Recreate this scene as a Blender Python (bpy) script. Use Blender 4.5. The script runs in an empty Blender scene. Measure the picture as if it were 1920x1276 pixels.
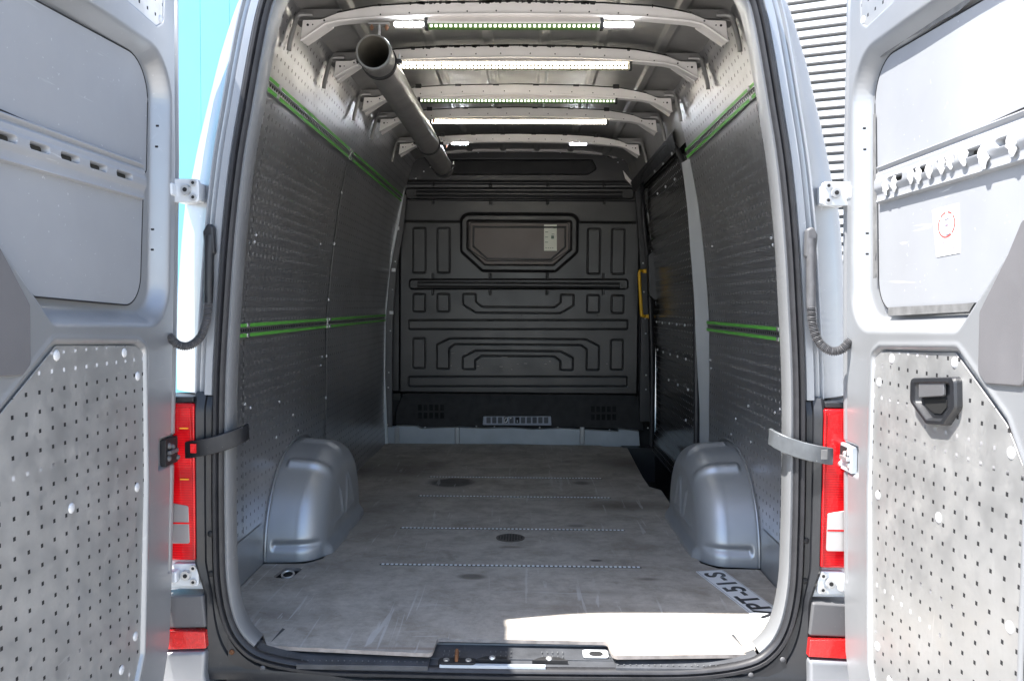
import bpy, bmesh, math, random
import numpy as np
from mathutils import Matrix, Vector
random.seed(7); rng = np.random.default_rng(5)
S = bpy.context.scene; COL = S.collection

# ------------------------------------------------------------ camera
CAMP = np.array([.05, -2.35, 1.0]); FPX = 1560.0
def _rot(yaw, pitch, roll):
    cy, sy, cp, sp, cr, sr = math.cos(yaw), math.sin(yaw), math.cos(pitch), math.sin(pitch), math.cos(roll), math.sin(roll)
    fwd = np.array([-sy*cp, cy*cp, -sp]); right = np.array([cy, sy, 0.]); down = np.cross(fwd, right)
    return np.array([cr*right+sr*down, -sr*right+cr*down, fwd])
RM = _rot(.0164, .0423, -.007)
cam = bpy.data.cameras.new('camera'); camo = bpy.data.objects.new('camera', cam); COL.objects.link(camo)
cam.sensor_width = 36; cam.lens = FPX/1920*36; cam.clip_end = 500; cam.clip_start = .02
m = Matrix(((RM[0][0], -RM[1][0], -RM[2][0]), (RM[0][1], -RM[1][1], -RM[2][1]), (RM[0][2], -RM[1][2], -RM[2][2]))).to_4x4()
m.translation = Vector(CAMP); camo.matrix_world = m
S.camera = camo
# ------------------------------------------------------------ sky, sun, exposure
SUN_TRAVEL = Vector((.47, .18, -1.0))
w = bpy.data.worlds.new('World'); S.world = w; w.use_nodes = True
nt = w.node_tree; bg = nt.nodes['Background']
sky = nt.nodes.new('ShaderNodeTexSky'); sky.sky_type = 'NISHITA'; sky.sun_disc = False
tos = (-SUN_TRAVEL).normalized()
sky.sun_elevation = math.asin(tos.z); sky.sun_rotation = math.atan2(tos.x, tos.y) % (2*math.pi)
sky.altitude = 50; sky.dust_density = 1.2
nt.links.new(sky.outputs[0], bg.inputs[0]); bg.inputs[1].default_value = .15
sl = bpy.data.lights.new('sun', 'SUN'); sl.energy = 5.0; sl.angle = math.radians(.5); sl.color = (1, .965, .91)
so = bpy.data.objects.new('sun', sl); COL.objects.link(so); so.location = (-6, -3, 9)
so.rotation_euler = SUN_TRAVEL.to_track_quat('-Z', 'Y').to_euler()
S.view_settings.view_transform = 'Standard'; S.view_settings.look = 'None'
S.view_settings.exposure = 1.68; S.view_settings.gamma = 1
S.cycles.max_bounces = 10; S.cycles.diffuse_bounces = 5; S.cycles.glossy_bounces = 6
S.cycles.sample_clamp_indirect = 6; S.cycles.caustics_reflective = False; S.cycles.caustics_refractive = False
S.cycles.use_denoising = True

# ------------------------------------------------------------ measuring helper: where the line of sight through a photo pixel meets a plane
def U(px, py, ax, val):
    d = RM.T @ np.array([(px-960)/FPX, (py-638)/FPX, 1.]); a = 'xyz'.index(ax); t = (val-CAMP[a])/d[a]
    return CAMP + t*d
def UX(pts, x): return [(float(U(a, b, 'x', x)[1]), float(U(a, b, 'x', x)[2])) for a, b in pts]
def UY(pts, y): return [(float(U(a, b, 'y', y)[0]), float(U(a, b, 'y', y)[2])) for a, b in pts]

# ------------------------------------------------------------ materials
class NT:
    def __init__(s, name):
        s.m = bpy.data.materials.new(name); s.m.use_nodes = True; s.t = s.m.node_tree; s.b = s.t.nodes['Principled BSDF']
        s._c = None
    def n(s, t, **k):
        o = s.t.nodes.new('ShaderNode'+t)
        for a, v in k.items(): setattr(o, a, v)
        return o
    def l(s, a, b): s.t.links.new(a, b)
    def obj(s):
        if s._c is None: s._c = s.n('TexCoord').outputs['Object']
        return s._c
    def math(s, op, a, b=None, c=None, clamp=False):
        o = s.n('Math', operation=op); o.use_clamp = clamp
        for i, v in enumerate((a, b, c)):
            if v is None: continue
            if isinstance(v, (int, float)): o.inputs[i].default_value = v
            else: s.l(v, o.inputs[i])
        return o.outputs[0]
    def sep(s, sock=None):
        o = s.n('SeparateXYZ'); s.l(sock or s.obj(), o.inputs[0]); return o.outputs
    def scaled(s, v, rot=(0, 0, 0)):
        o = s.n('Mapping'); s.l(s.obj(), o.inputs[0]); o.inputs['Scale'].default_value = v; o.inputs['Rotation'].default_value = rot; return o.outputs[0]
    def noise(s, scale, detail=4, rough=.55, vec=None, dist=0):
        o = s.n('TexNoise'); o.inputs['Scale'].default_value = scale; o.inputs['Detail'].default_value = detail
        o.inputs['Roughness'].default_value = rough; o.inputs['Distortion'].default_value = dist
        s.l(vec or s.obj(), o.inputs['Vector']); return o.outputs['Fac']
    def ramp(s, f, a, b, lo=0., hi=1.):
        o = s.n('MapRange'); o.clamp = True; s.l(f, o.inputs[0])
        for i, v in zip((1, 2, 3, 4), (a, b, lo, hi)): o.inputs[i].default_value = v
        return o.outputs[0]
    def mix(s, f, a, b):
        o = s.n('Mix', data_type='RGBA')
        for i, v in ((0, f), (6, a), (7, b)):
            if isinstance(v, (int, float)): o.inputs[i].default_value = v
            elif isinstance(v, tuple): o.inputs[i].default_value = (*v, 1)
            else: s.l(v, o.inputs[i])
        return o.outputs[2]
    def set(s, **k):
        names = dict(base='Base Color', metal='Metallic', rough='Roughness', emis='Emission Color', estr='Emission Strength', coat='Coat Weight',
                     trans='Transmission Weight', ior='IOR', alpha='Alpha', spec='Specular IOR Level', aniso='Anisotropic')
        for a, v in k.items():
            i = s.b.inputs[names[a]]
            if isinstance(v, tuple): i.default_value = (*v, 1)
            elif isinstance(v, (int, float)): i.default_value = v
            else: s.l(v, i)
        return s
    def bump(s, h, strength=.3, dist=.01):
        o = s.n('Bump'); o.inputs['Strength'].default_value = strength; o.inputs['Distance'].default_value = dist
        s.l(h, o.inputs['Height']); s.l(o.outputs[0], s.b.inputs['Normal']); return s
def g(v, b=None): return (v, v, v if b is None else b)
def simple(name, base, rough=.5, metal=0., vary=.12, scale=6, bump=0, bscale=300, scratch=0., scol=(.6, .6, .6), **k):
    t = NT(name)
    n = t.noise(scale, 5)
    lo = tuple(c*(1-vary) for c in base); hi = tuple(min(1, c*(1+vary)) for c in base)
    col = t.mix(t.ramp(n, .3, .7), lo, hi)
    rs = t.ramp(t.noise(scale*2.3, 4), .3, .7, max(.02, rough*.85), min(1, rough*1.15))
    if scratch:
        v = t.noise(40, 3, .6, t.scaled((1, .06, 1), (.3, .5, .2)), 1.2)
        mk = t.math('MULTIPLY', t.ramp(v, .66, .70), t.ramp(t.noise(3.1, 2), .45, .6, 0, scratch))
        v2 = t.ramp(t.noise(90, 2, .5), .72, .76, 0, scratch)
        col = t.mix(t.math('MAXIMUM', mk, v2), col, scol)
    t.set(base=col, rough=rs, metal=metal, **k)
    if bump: t.bump(t.noise(bscale, 3), bump, .002)
    return t.m
M = {}
M['paint'] = simple('silver_paint', (.42, .44, .47), .36, .45, .04, 2.5, scratch=.35, scol=(.75, .76, .78), coat=.3)
M['paint_in'] = simple('silver_paint_interior', (.36, .37, .385), .37, .5, .06, 3, scratch=.15, scol=(.72, .73, .75))
M['arch'] = simple('silver_paint_arch', (.47, .485, .505), .36, .5, .06, 3)
M['door_panel'] = simple('door_panel_grey', (.31, .32, .34), .5, .1, .09, 2.0, scratch=.5, scol=(.65, .66, .68))
M['bow'] = simple('bow_paint', (.80, .77, .75), .45, .0, .06, 8, scratch=.2, scol=(.3, .3, .3))
M['roof'] = simple('roof_paint', (.26, .255, .25), .42, .3, .12, 5)
M['rubber'] = simple('seal_rubber', (.022, .022, .025), .5, 0, .25, 20)
M['blackp'] = simple('black_plastic', (.018, .019, .022), .42, 0, .25, 9, bump=.15, bscale=500, scratch=.06, scol=(.25, .25, .25))
M['grey_plastic'] = simple('grey_plastic', (.11, .11, .115), .5, 0, .12, 6, bump=.2, bscale=600, scratch=.15, scol=(.3, .3, .3))
M['cover_plastic'] = simple('cover_plastic', (.13, .127, .133), .6, 0, .06, 6, bump=.2, bscale=700)
M['hose'] = simple('conduit_rubber', (.10, .10, .105), .45, 0, .2, 30)
M['black'] = simple('black_gap', (.012, .012, .013), .7, 0, .1)
M['sealant'] = simple('black_sealant', (.012, .012, .012), .6, 0, .3, 60)
M['steel'] = simple('zinc_steel', (.62, .62, .62), .38, .8, .12, 25)
M['rivet'] = simple('painted_rivet', (.66, .67, .69), .35, .1, .05, 30)
M['white'] = simple('white_paint', (.66, .69, .72), .38, .1, .05, 4)
M['yellow'] = simple('yellow_handle', (.80, .46, .02), .4, 0, .06, 10)
M['strip_white'] = simple('primer_white', (.42, .46, .50), .45, .1, .1, 6, scratch=.3, scol=(.25, .26, .27))
M['alu'] = simple('aluminium', (.60, .60, .60), .36, .9, .08, 20)
M['green'] = simple('green_insert', (.14, .50, .08), .45, 0, .1, 20)
M['tape'] = simple('grey_tape', (.16, .16, .16), .6, 0, .25, 30)
M['adhesive'] = simple('white_adhesive', (.78, .78, .78), .6, 0, .08, 60, bump=.6, bscale=90)

# perforated aluminium ---------------------------------------------------------
def perforated(name, base, metal, rough, py, pz, w_, oy=0., oz=0., dark=(.01, .01, .012), light=(.6, .6, .62), lit=.35, stain=.3, rand=.0, tint=(.25, .22, .18), litscale=2.2, wob_=.6, scr_=.35, rv=.45):
    t = NT(name); s = t.sep()
    def axis(sock, p, o, wd):
        f = t.math('FRACT', t.math('DIVIDE', t.math('SUBTRACT', sock, o-100*p), p))
        return t.math('LESS_THAN', t.math('ABSOLUTE', t.math('SUBTRACT', f, .5)), wd/2/p)
    hole = t.math('MULTIPLY', axis(s[1], py, oy, w_), axis(s[2], pz, oz, w_))
    n1 = t.noise(2.2, 6, .62); n2 = t.noise(14, 5, .7); nb = t.noise(260, 2, .5, t.scaled((1, .04, 1)))
    col = t.mix(t.ramp(n1, .3, .7), tuple(c*.86 for c in base), tuple(min(1, c*1.12) for c in base))
    col = t.mix(t.math('MULTIPLY', t.ramp(n2, .5, .75), stain), col, tint)
    scr = t.noise(34, 4, .65, t.scaled((1, 1, .10), (.5, 0, 0)), 1.5)
    scr2 = t.noise(46, 4, .65, t.scaled((1, .10, 1), (-.35, 0, 0)), 1.2)
    sm = t.math('MULTIPLY', t.math('MAXIMUM', t.ramp(scr, .68, .72), t.ramp(scr2, .69, .73)), scr_)
    col = t.mix(sm, col, (.8, .8, .8))
    litm = t.ramp(t.noise(litscale, 2, .5, t.scaled((1, .25, 3.2))), .5+.18-lit*.36-.03, .5+.18-lit*.36+.03)
    hc = t.mix(litm, dark, light)
    col = t.mix(hole, col, hc)
    t.set(base=col, metal=t.math('MULTIPLY', t.math('SUBTRACT', 1, hole), metal),
          rough=t.math('ADD', t.ramp(n2, .3, .75, rough*(1-rv*.6), rough*(1+rv)), t.math('MULTIPLY', hole, .3)), aniso=0.0)
    hgt = t.math('ADD', t.math('MULTIPLY', hole, -1.0 if rv > .3 else -.2), t.math('MULTIPLY', nb, .02 if rv > .3 else 0.))
    if rv > .3: t.bump(t.math('ADD', hgt, t.math('MULTIPLY', t.noise(2.2, 1, .5), wob_)), .12, .004)
    return t.m
M['perf_door'] = perforated('perforated_door_sheet', (.56, .56, .555), .72, .42, .0457, .0395, .0085, -.012, .006, lit=.24, stain=.16, litscale=3)
M['perf_wall'] = perforated('perforated_wall_sheet', (.52, .52, .535), .85, .34, .0457, .0395, .0115, 0, .01, dark=(.18, .18, .185), light=(.32, .32, .33), lit=.5, stain=.15, tint=(.16, .15, .14), wob_=.25, scr_=.12, rv=.15)
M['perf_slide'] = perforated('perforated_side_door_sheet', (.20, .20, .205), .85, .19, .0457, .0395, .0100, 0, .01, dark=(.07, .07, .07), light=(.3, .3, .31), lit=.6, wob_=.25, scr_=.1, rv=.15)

# plywood floor ------------------------------------------------------------------
def floor_mat():
    t = NT('worn_floor_board'); s = t.sep()
    n1 = t.noise(1.6, 8, .72, dist=.15); n2 = t.noise(7, 8, .78, dist=.2); n3 = t.noise(60, 4, .6, t.scaled((.35, 1, 1)))
    c = t.mix(t.ramp(n1, .32, .68), (.46, .42, .37), (.66, .61, .54))
    c = t.mix(t.ramp(n2, .42, .62, 0, .48), c, (.20, .165, .13))
    c = t.mix(t.ramp(t.noise(2.9, 7, .68), .50, .63, 0, .38), c, (.22, .175, .13))
    c = t.mix(t.ramp(t.noise(5.5, 8, .7, t.scaled((1, .5, 1), (0, 0, .4))), .57, .66, 0, .3), c, (.12, .10, .085))
    c = t.mix(t.ramp(n3, .4, .75, 0, .28), c, (.34, .33, .315))
    mesh = t.noise(420, 2, .5)
    c = t.mix(t.ramp(mesh, .4, .7, 0, .22), c, (.10, .10, .10))
    # dirt gathered in known patches of the board (oil stains, scuffs)
    def spot(cx, cy, rx, ry, a, col, c, edge=.5):
        dx = t.math('DIVIDE', t.math('SUBTRACT', s[0], cx), rx); dy = t.math('DIVIDE', t.math('SUBTRACT', s[1], cy), ry)
        d = t.math('SQRT', t.math('ADD', t.math('MULTIPLY', dx, dx), t.math('MULTIPLY', dy, dy)))
        d = t.math('ADD', d, t.math('MULTIPLY', t.math('SUBTRACT', n2, .5), 1.3))
        return t.mix(t.ramp(d, 1-edge, 1+edge*.3, a, 0), c, col)
    for (px, py, rx, ry, a, col, e) in [
        (848, 904, .13, .13, .8, (.05, .045, .045), .25), (885, 1080, .055, .035, .7, (.075, .065, .055), .4), (760, 880, .25, .35, .55, (.10, .085, .07), .8),
        (1178, 870, .22, .3, .6, (.10, .082, .066), .8), (1165, 948, .28, .12, .6, (.10, .08, .06), .7), (1118, 1050, .03, .016, .8, (.05, .04, .04), .3),
        (960, 1025, .06, .02, .5, (.09, .07, .06), .5), (1090, 905, .05, .05, .6, (.07, .06, .055), .4), (700, 960, .2, .5, .45, (.11, .095, .08), .9),
        (600, 1060, .25, .1, .35, (.12, .10, .085), .9), (520, 1150, .2, .08, .4, (.11, .09, .075), .9), (1060, 1140, .25, .05, .35, (.14, .115, .09), .9),
        (1215, 1085, .05, .02, .6, (.08, .07, .06), .6), (680, 880, .12, .3, .5, (.09, .08, .07), .8), (1120, 1110, .2, .03, .3, (.14, .11, .08), .9),
        (1080, 985, .05, .03, .6, (.08, .07, .065), .6), (1210, 1200, .12, .03, .5, (.16, .12, .09), .6), (790, 1215, .2, .012, .5, (.2, .13, .1), .6)]:
        P = U(px, py, 'z', 0); c = spot(float(P[0]), float(P[1]), rx, ry, a, col, c, e)
    # scratches
    for sc, vec, am in ((30, t.scaled((1, .05, 1), (0, 0, .25)), .55), (26, t.scaled((.06, 1, 1), (0, 0, .1)), .35), (22, t.scaled((1, .06, 1), (0, 0, -.6)), .4)):
        v = t.noise(sc, 3, .6, vec, .8)
        c = t.mix(t.math('MULTIPLY', t.ramp(v, .655, .68), t.ramp(t.noise(2.4, 2), .40, .55, 0, am)), c, (.66, .65, .63))
    c = t.mix(t.ramp(t.noise(16, 5, .7, dist=2), .66, .72, 0, .5), c, (.16, .10, .065))
    t.set(base=c, rough=t.ramp(n2, .3, .7, .48, .72), spec=.35)
    t.bump(t.math('ADD', t.math('MULTIPLY', mesh, .5), n3), .25, .0015)
    return t.m
M['floor'] = floor_mat()
M['wood_edge'] = simple('board_edge', (.30, .27, .25), .7, 0, .3, 30)
# lamps
def led_mat(name, strength, p, base, dotcol, rows, z0, h):
    t = NT(name); s = t.sep()
    f = t.math('FRACT', t.math('DIVIDE', t.math('ADD', s[0], 10), p)); a = t.math('LESS_THAN', t.math('ABSOLUTE', t.math('SUBTRACT', f, .5)), .24)
    fz = t.math('FRACT', t.math('DIVIDE', t.math('SUBTRACT', s[2], z0), h/rows)); b_ = t.math('LESS_THAN', t.math('ABSOLUTE', t.math('SUBTRACT', fz, .5)), .27)
    k = t.math('MULTIPLY', a, b_)
    t.set(base=t.mix(k, base, (.8, .8, .75)), rough=.4, emis=dotcol, estr=t.math('MULTIPLY', k, strength)); return t.m
M['led_on'] = led_mat('led_strip_lit', 20, .0145, (.5, .46, .3), (1, .93, .80), 2, 1.955, .026)
M['led_dim'] = led_mat('led_strip_dim', .9, .017, (.10, .22, .05), (.95, 1, .8), 1, 1.953, .016)
t = NT('spot_lens'); s_ = t.sep(); f = t.math('FRACT', t.math('DIVIDE', t.math('SUBTRACT', t.math('ABSOLUTE', s_[0]), .312), .0335))
t.set(base=(.85, .88, .95), rough=.3, emis=(.88, .93, 1.0), estr=t.ramp(t.math('ABSOLUTE', t.math('SUBTRACT', f, .5)), .15, .5, 45, 4)); M['spot'] = t.m
t = NT('red_lens'); s_ = t.sep(); rb = t.math('FRACT', t.math('MULTIPLY', s_[2], 140))
t.set(base=t.mix(t.ramp(rb, .3, .7, 0, .35), t.mix(t.ramp(t.noise(9, 2), .4, .6), (.52, .0, .004), (.85, .008, .012)), (.30, .0, .004)), rough=.2, coat=.35, spec=.4); t.bump(rb, .35, .002); M['red'] = t.m
t = NT('clear_lens'); s_ = t.sep(); rb = t.math('FRACT', t.math('MULTIPLY', s_[0], 260))
t.set(base=(.42, .41, .41), rough=.3, coat=.4, metal=.4); t.bump(rb, .5, .002); M['clear'] = t.m
M['amber'] = simple('amber_reflex', (.9, .42, .03), .2, 0, .1)
M['reflector'] = simple('red_reflector', (.62, .015, .015), .25, 0, .2, 90, bump=.5, bscale=260, coat=.8)
M['glass'] = simple('cab_window_glass', (.115, .092, .084), .45, 0, .12, 3)
M['paper'] = simple('label_paper', (.80, .82, .72), .6, 0, .05)
M['ink'] = simple('label_ink', (.16, .22, .17), .6)
M['inkgreen'] = simple('label_green', (.02, .25, .04), .6)
M['plate_white'] = simple('plate_white', (.82, .84, .86), .35, 0, .04, 8, coat=.2)
M['plate_ink'] = simple('plate_black', (.015, .016, .02), .4)
M['bumper'] = simple('bumper_silver', (.30, .31, .33), .35, .4, .05)
M['pipe'] = simple('grey_pipe', (.15, .145, .14), .36, 0, .15, 5, scratch=.25, scol=(.28, .27, .26))
M['pipe_in'] = simple('pipe_rim', (.30, .28, .26), .45, 0, .1)
M['stick_white'] = simple('sticker_white', (.80, .80, .80), .5)
M['stick_red'] = simple('sticker_red', (.62, .10, .09), .5, 0, .3, 60)
M['stick_grey'] = simple('sticker_grey', (.30, .27, .36), .5)
M['vent_grey'] = simple('vent_grey', (.35, .38, .45), .5)
M['vent_cell'] = simple('vent_cell', (.07, .075, .09), .5)
M['sill'] = simple('sill_plastic', (.055, .058, .065), .5, 0, .3, 14, bump=.35, bscale=240, scratch=.3, scol=(.2, .2, .2))
M['rust'] = simple('rusty_steel', (.16, .07, .03), .7, .3, .4, 40)

# ------------------------------------------------------------ object helpers
def tag(o, label=None, cat=None, group=None, kind=None):
    for k, v in (('label', label), ('category', cat), ('group', group), ('kind', kind)):
        if v: o[k] = v
    return o
def empty(name, loc):
    o = bpy.data.objects.new(name, None); COL.objects.link(o); o.location = loc; o.empty_display_size = .1
    bpy.context.view_layer.update(); return o
def attach(o, parent):
    if not parent: return
    d = 0; q = parent
    while q.parent: q = q.parent; d += 1
    while d > 1: parent = parent.parent; d -= 1     # thing > part > sub-part and no deeper
    o.parent = parent; o.matrix_parent_inverse = parent.matrix_world.inverted()
class B:
    def __init__(s): s.v = []; s.f = []; s.mi = []; s.m = 0
    def add(s, vs, fs):
        k = len(s.v); s.v += [tuple(map(float, v)) for v in vs]; s.f += [tuple(k+i for i in f) for f in fs]; s.mi += [s.m]*len(fs); return s
    def box(s, x0, x1, y0, y1, z0, z1):
        vs = [(x, y, z) for x in (x0, x1) for y in (y0, y1) for z in (z0, z1)]
        return s.add(vs, [(0, 1, 3, 2), (4, 6, 7, 5), (0, 4, 5, 1), (2, 3, 7, 6), (0, 2, 6, 4), (1, 5, 7, 3)])
    def prism(s, poly, ax, a, b):
        n = len(poly)
        def P(p, c): return {'x': (c, p[0], p[1]), 'y': (p[0], c, p[1]), 'z': (p[0], p[1], c)}[ax]
        vs = [P(p, a) for p in poly]+[P(p, b) for p in poly]
        return s.add(vs, [tuple(range(n)), tuple(range(2*n-1, n-1, -1))]+[(i, (i+1) % n, n+(i+1) % n, n+i) for i in range(n)])
    def grid(s, rows, closed=False):
        n = len(rows[0]); vs = [p for r in rows for p in r]; fs = []
        for i in range(len(rows)-1):
            for j in range(n if closed else n-1):
                j2 = (j+1) % n; fs.append((i*n+j, i*n+j2, (i+1)*n+j2, (i+1)*n+j))
        return s.add(vs, fs)
    def tube(s, path, r, n=12, cap=True, flat=None):
        path = [Vector(p) for p in path]; rows = []
        up = Vector((0, 0, 1))
        for i, p in enumerate(path):
            d = (path[min(i+1, len(path)-1)]-path[max(i-1, 0)]).normalized()
            u = d.cross(up); u = u.normalized() if u.length > 1e-4 else Vector((1, 0, 0)); v = u.cross(d).normalized()
            rr = r[i] if isinstance(r, (list, tuple)) else r
            if flat: rows.append([p+u*a+v*b for a, b in flat])
            else: rows.append([p+(u*math.cos(a)+v*math.sin(a))*rr for a in [2*math.pi*k/n for k in range(n)]])
        nn = len(rows[0]); s.grid(rows, True)
        if cap: s.add(rows[0], [tuple(range(nn))]); s.add(rows[-1], [tuple(range(nn-1, -1, -1))])
        return s
    def cyl(s, p0, p1, r, r1=None, n=16): return s.tube([p0, p1], [r, r if r1 is None else r1], n)
    def dome(s, c, ax, r, h, n=14):
        c = Vector(c); a = Vector(ax).normalized(); u = a.orthogonal().normalized(); v = a.cross(u); rows = []
        for k in range(5):
            t_ = k/4*math.pi/2; rows.append([c+a*(h*math.sin(t_))+(u*math.cos(q)+v*math.sin(q))*(r*math.cos(t_)+1e-5) for q in [2*math.pi*j/n for j in range(n)]])
        return s.grid(rows, True)
    def make(s, name, mats, parent=None, bevel=0, smooth=True, ang=35, recalc=True, seg=2, label=None, split=False):
        if split:      # one object for every separate piece
            p = list(range(len(s.v)))
            def fd(a):
                while p[a] != a: p[a] = p[p[a]]; a = p[a]
                return a
            for f in s.f:
                for i in f[1:]: p[fd(i)] = fd(f[0])
            gr = {}
            for f, mi in zip(s.f, s.mi): gr.setdefault(fd(f[0]), []).append((f, mi))
            outs = []
            for fs in gr.values():
                used = sorted({i for f, _ in fs for i in f}); mp = {a: k for k, a in enumerate(used)}; b = B()
                b.v = [s.v[i] for i in used]; b.f = [tuple(mp[i] for i in f) for f, _ in fs]; b.mi = [m_ for _, m_ in fs]
                outs.append(b.make(name, mats, parent, bevel, smooth, ang, recalc, seg, label))
            return outs
        me = bpy.data.meshes.new(name); me.from_pydata(s.v, [], s.f)
        if not isinstance(mats, (list, tuple)): mats = [mats]
        for m_ in mats: me.materials.append(M[m_] if isinstance(m_, str) else m_)
        me.polygons.foreach_set('material_index', s.mi)
        if recalc:
            b = bmesh.new(); b.from_mesh(me); bmesh.ops.recalc_face_normals(b, faces=b.faces); b.to_mesh(me); b.free()
        if smooth:
            me.polygons.foreach_set('use_smooth', [True]*len(me.polygons)); me.set_sharp_from_angle(angle=math.radians(ang))
        o = bpy.data.objects.new(name, me); COL.objects.link(o)
        attach(o, parent)
        if bevel:
            md = o.modifiers.new('bevel', 'BEVEL'); md.width = bevel; md.segments = seg; md.limit_method = 'ANGLE'; md.angle_limit = math.radians(35); md.harden_normals = True
        if label: o['label'] = label
        return o
def rounded(pts, r, n=6):
    """polygon with filleted corners; r a number or list"""
    out = []; keep = [i for i in range(len(pts)) if abs(pts[i][0]-pts[i-1][0])+abs(pts[i][1]-pts[i-1][1]) > 1e-6]
    if isinstance(r, (list, tuple)): r = [r[i] for i in keep]
    pts = [pts[i] for i in keep]; N = len(pts)
    for i in range(N):
        p = np.array(pts[i], float); a = np.array(pts[i-1], float)-p; b = np.array(pts[(i+1) % N], float)-p
        la, lb = np.linalg.norm(a), np.linalg.norm(b); a /= la; b /= lb
        rr = r[i] if isinstance(r, (list, tuple)) else r
        cosv = np.clip(a@b, -1, 1); th = math.acos(cosv)
        if rr <= 0 or th > 3.1 or th < .05: out.append(tuple(p)); continue
        t_ = min(rr/math.tan(th/2), la*.49, lb*.49); rad = t_*math.tan(th/2)
        c = p+(a+b)/np.linalg.norm(a+b)*(rad/math.sin(th/2)); p0 = p+a*t_; p1 = p+b*t_
        v0 = p0-c; v1 = p1-c; a0 = math.atan2(v0[1], v0[0]); a1 = math.atan2(v1[1], v1[0]); da = (a1-a0+math.pi) % (2*math.pi)-math.pi
        for k in range(n+1):
            q = a0+da*k/n; out.append((c[0]+rad*math.cos(q), c[1]+rad*math.sin(q)))
    return out
def rect(a0, a1, b0, b1): return [(a0, b0), (a1, b0), (a1, b1), (a0, b1)]
def sdf(poly, Xg, Yg):
    """signed distance, negative inside"""
    P = np.asarray(poly, float); d = np.full(Xg.shape, 1e9); inside = np.zeros(Xg.shape, bool); n = len(P)
    for i in range(n):
        a = P[i]; b = P[(i+1) % n]; e = b-a; L = e@e
        if L < 1e-14: continue
        wx = Xg-a[0]; wy = Yg-a[1]; t_ = np.clip((wx*e[0]+wy*e[1])/L, 0, 1)
        d = np.minimum(d, (wx-t_*e[0])**2+(wy-t_*e[1])**2)
        c = (a[1] > Yg) != (b[1] > Yg)
        if a[1] != b[1]: inside ^= c & (Xg < (b[0]-a[0])*(Yg-a[1])/(b[1]-a[1])+a[0])
    d = np.sqrt(d); return np.where(inside, -d, d)
def sstep(x, a, b): t_ = np.clip((x-a)/(b-a), 0, 1); return t_*t_*(3-2*t_)
def gridmesh(name, Px, Py, Pz, mat, parent, mask=None, label=None, ang=60):
    nu, nv = Px.shape; V = np.stack([Px.ravel(), Py.ravel(), Pz.ravel()], 1)
    i, j = np.meshgrid(np.arange(nu-1), np.arange(nv-1), indexing='ij')
    if mask is not None:
        mk = mask[:-1, :-1] & mask[1:, :-1] & mask[:-1, 1:] & mask[1:, 1:]; i = i[mk]; j = j[mk]
    a = (i*nv+j).ravel(); F = np.stack([a, a+nv, a+nv+1, a+1], 1)
    me = bpy.data.meshes.new(name); me.vertices.add(len(V)); me.vertices.foreach_set('co', V.astype(np.float32).ravel())
    me.loops.add(F.size); me.loops.foreach_set('vertex_index', F.astype(np.int32).ravel())
    me.polygons.add(len(F)); me.polygons.foreach_set('loop_start', (np.arange(len(F))*4).astype(np.int32)); 
    me.update(calc_edges=True); me.validate()
    me.materials.append(M[mat] if isinstance(mat, str) else mat)
    me.polygons.foreach_set('use_smooth', [True]*len(me.polygons))
    o = bpy.data.objects.new(name, me); COL.objects.link(o)
    attach(o, parent)
    if label: o['label'] = label
    return o
def lerp_tab(tab, x): return np.interp(x, [a for a, _ in tab], [b for _, b in tab])
def smooth_curve(pts, n):
    """Catmull-Rom through points, resampled evenly"""
    P = [np.array(p, float) for p in pts]; P = [2*P[0]-P[1]]+P+[2*P[-1]-P[-2]]; out = []
    for i in range(1, len(P)-2):
        for k in range(16):
            t_ = k/16; a, b, c, d = P[i-1:i+3]
            out.append(.5*((2*b)+(-a+c)*t_+(2*a-5*b+4*c-d)*t_*t_+(-a+3*b-3*c+d)*t_**3))
    out.append(P[-2]); out = np.array(out); L = np.r_[0, np.cumsum(np.linalg.norm(np.diff(out, axis=0), axis=1))]
    q = np.linspace(0, L[-1], n); return np.stack([np.interp(q, L, out[:, k]) for k in range(out.shape[1])], 1)

GZ = -.62
# ============================================================ SETTING
def ground():
    t = NT('pale_paving'); n1 = t.noise(.5, 6); n2 = t.noise(40, 4, .7)
    c = t.mix(t.ramp(n1, .3, .7), (.46, .43, .39), (.54, .51, .46)); c = t.mix(t.ramp(n2, .45, .7, 0, .4), c, (.22, .22, .21))
    br = t.n('TexBrick'); br.offset = .5; br.inputs['Scale'].default_value = 1; br.inputs['Mortar Size'].default_value = .004; br.inputs['Brick Width'].default_value = .3; br.inputs['Row Height'].default_value = .3
    t.l(t.obj(), br.inputs['Vector']); c = t.mix(t.math('MULTIPLY', br.outputs['Fac'], .5), c, (.1, .1, .1))
    t.set(base=c, rough=.8); t.bump(n2, .3, .004)
    o = B().add([(-150, -150, GZ), (150, -150, GZ), (150, 150, GZ), (-150, 150, GZ)], [(0, 1, 2, 3)]).make('ground', t.m, smooth=False)
    tag(o, 'pale concrete paving that the van stands on', 'ground', kind='structure')
ground()
def blue_building():
    r = empty('blue_building', (-8, 10, GZ)); tag(r, 'bright cyan blue metal-clad building wall seen left of the van body', 'building')
    M['cyan'] = simple('cyan_cladding', (.13, .40, .56), .5, 0, .03, 1)
    b = B(); x = -16.0
    while x < -1.0:   # cladding sheets with narrow seams
        b.box(x+.002, x+.398, 9.044, 9.05, GZ, 7.5); x += .40
    b.m = 1; b.box(-16, -1.0, 9.052, 9.5, GZ, 7.48)
    M['cyan_gap'] = simple('cyan_seam', (.11, .35, .50), .6)
    b.make('wall_cladding', ['cyan', 'cyan_gap'], r, bevel=.001)
    B().box(-16.05, -.95, 8.95, 9.6, 7.52, 7.7).make('roof_trim', 'grey_plastic', r, bevel=.01)
blue_building()
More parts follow.
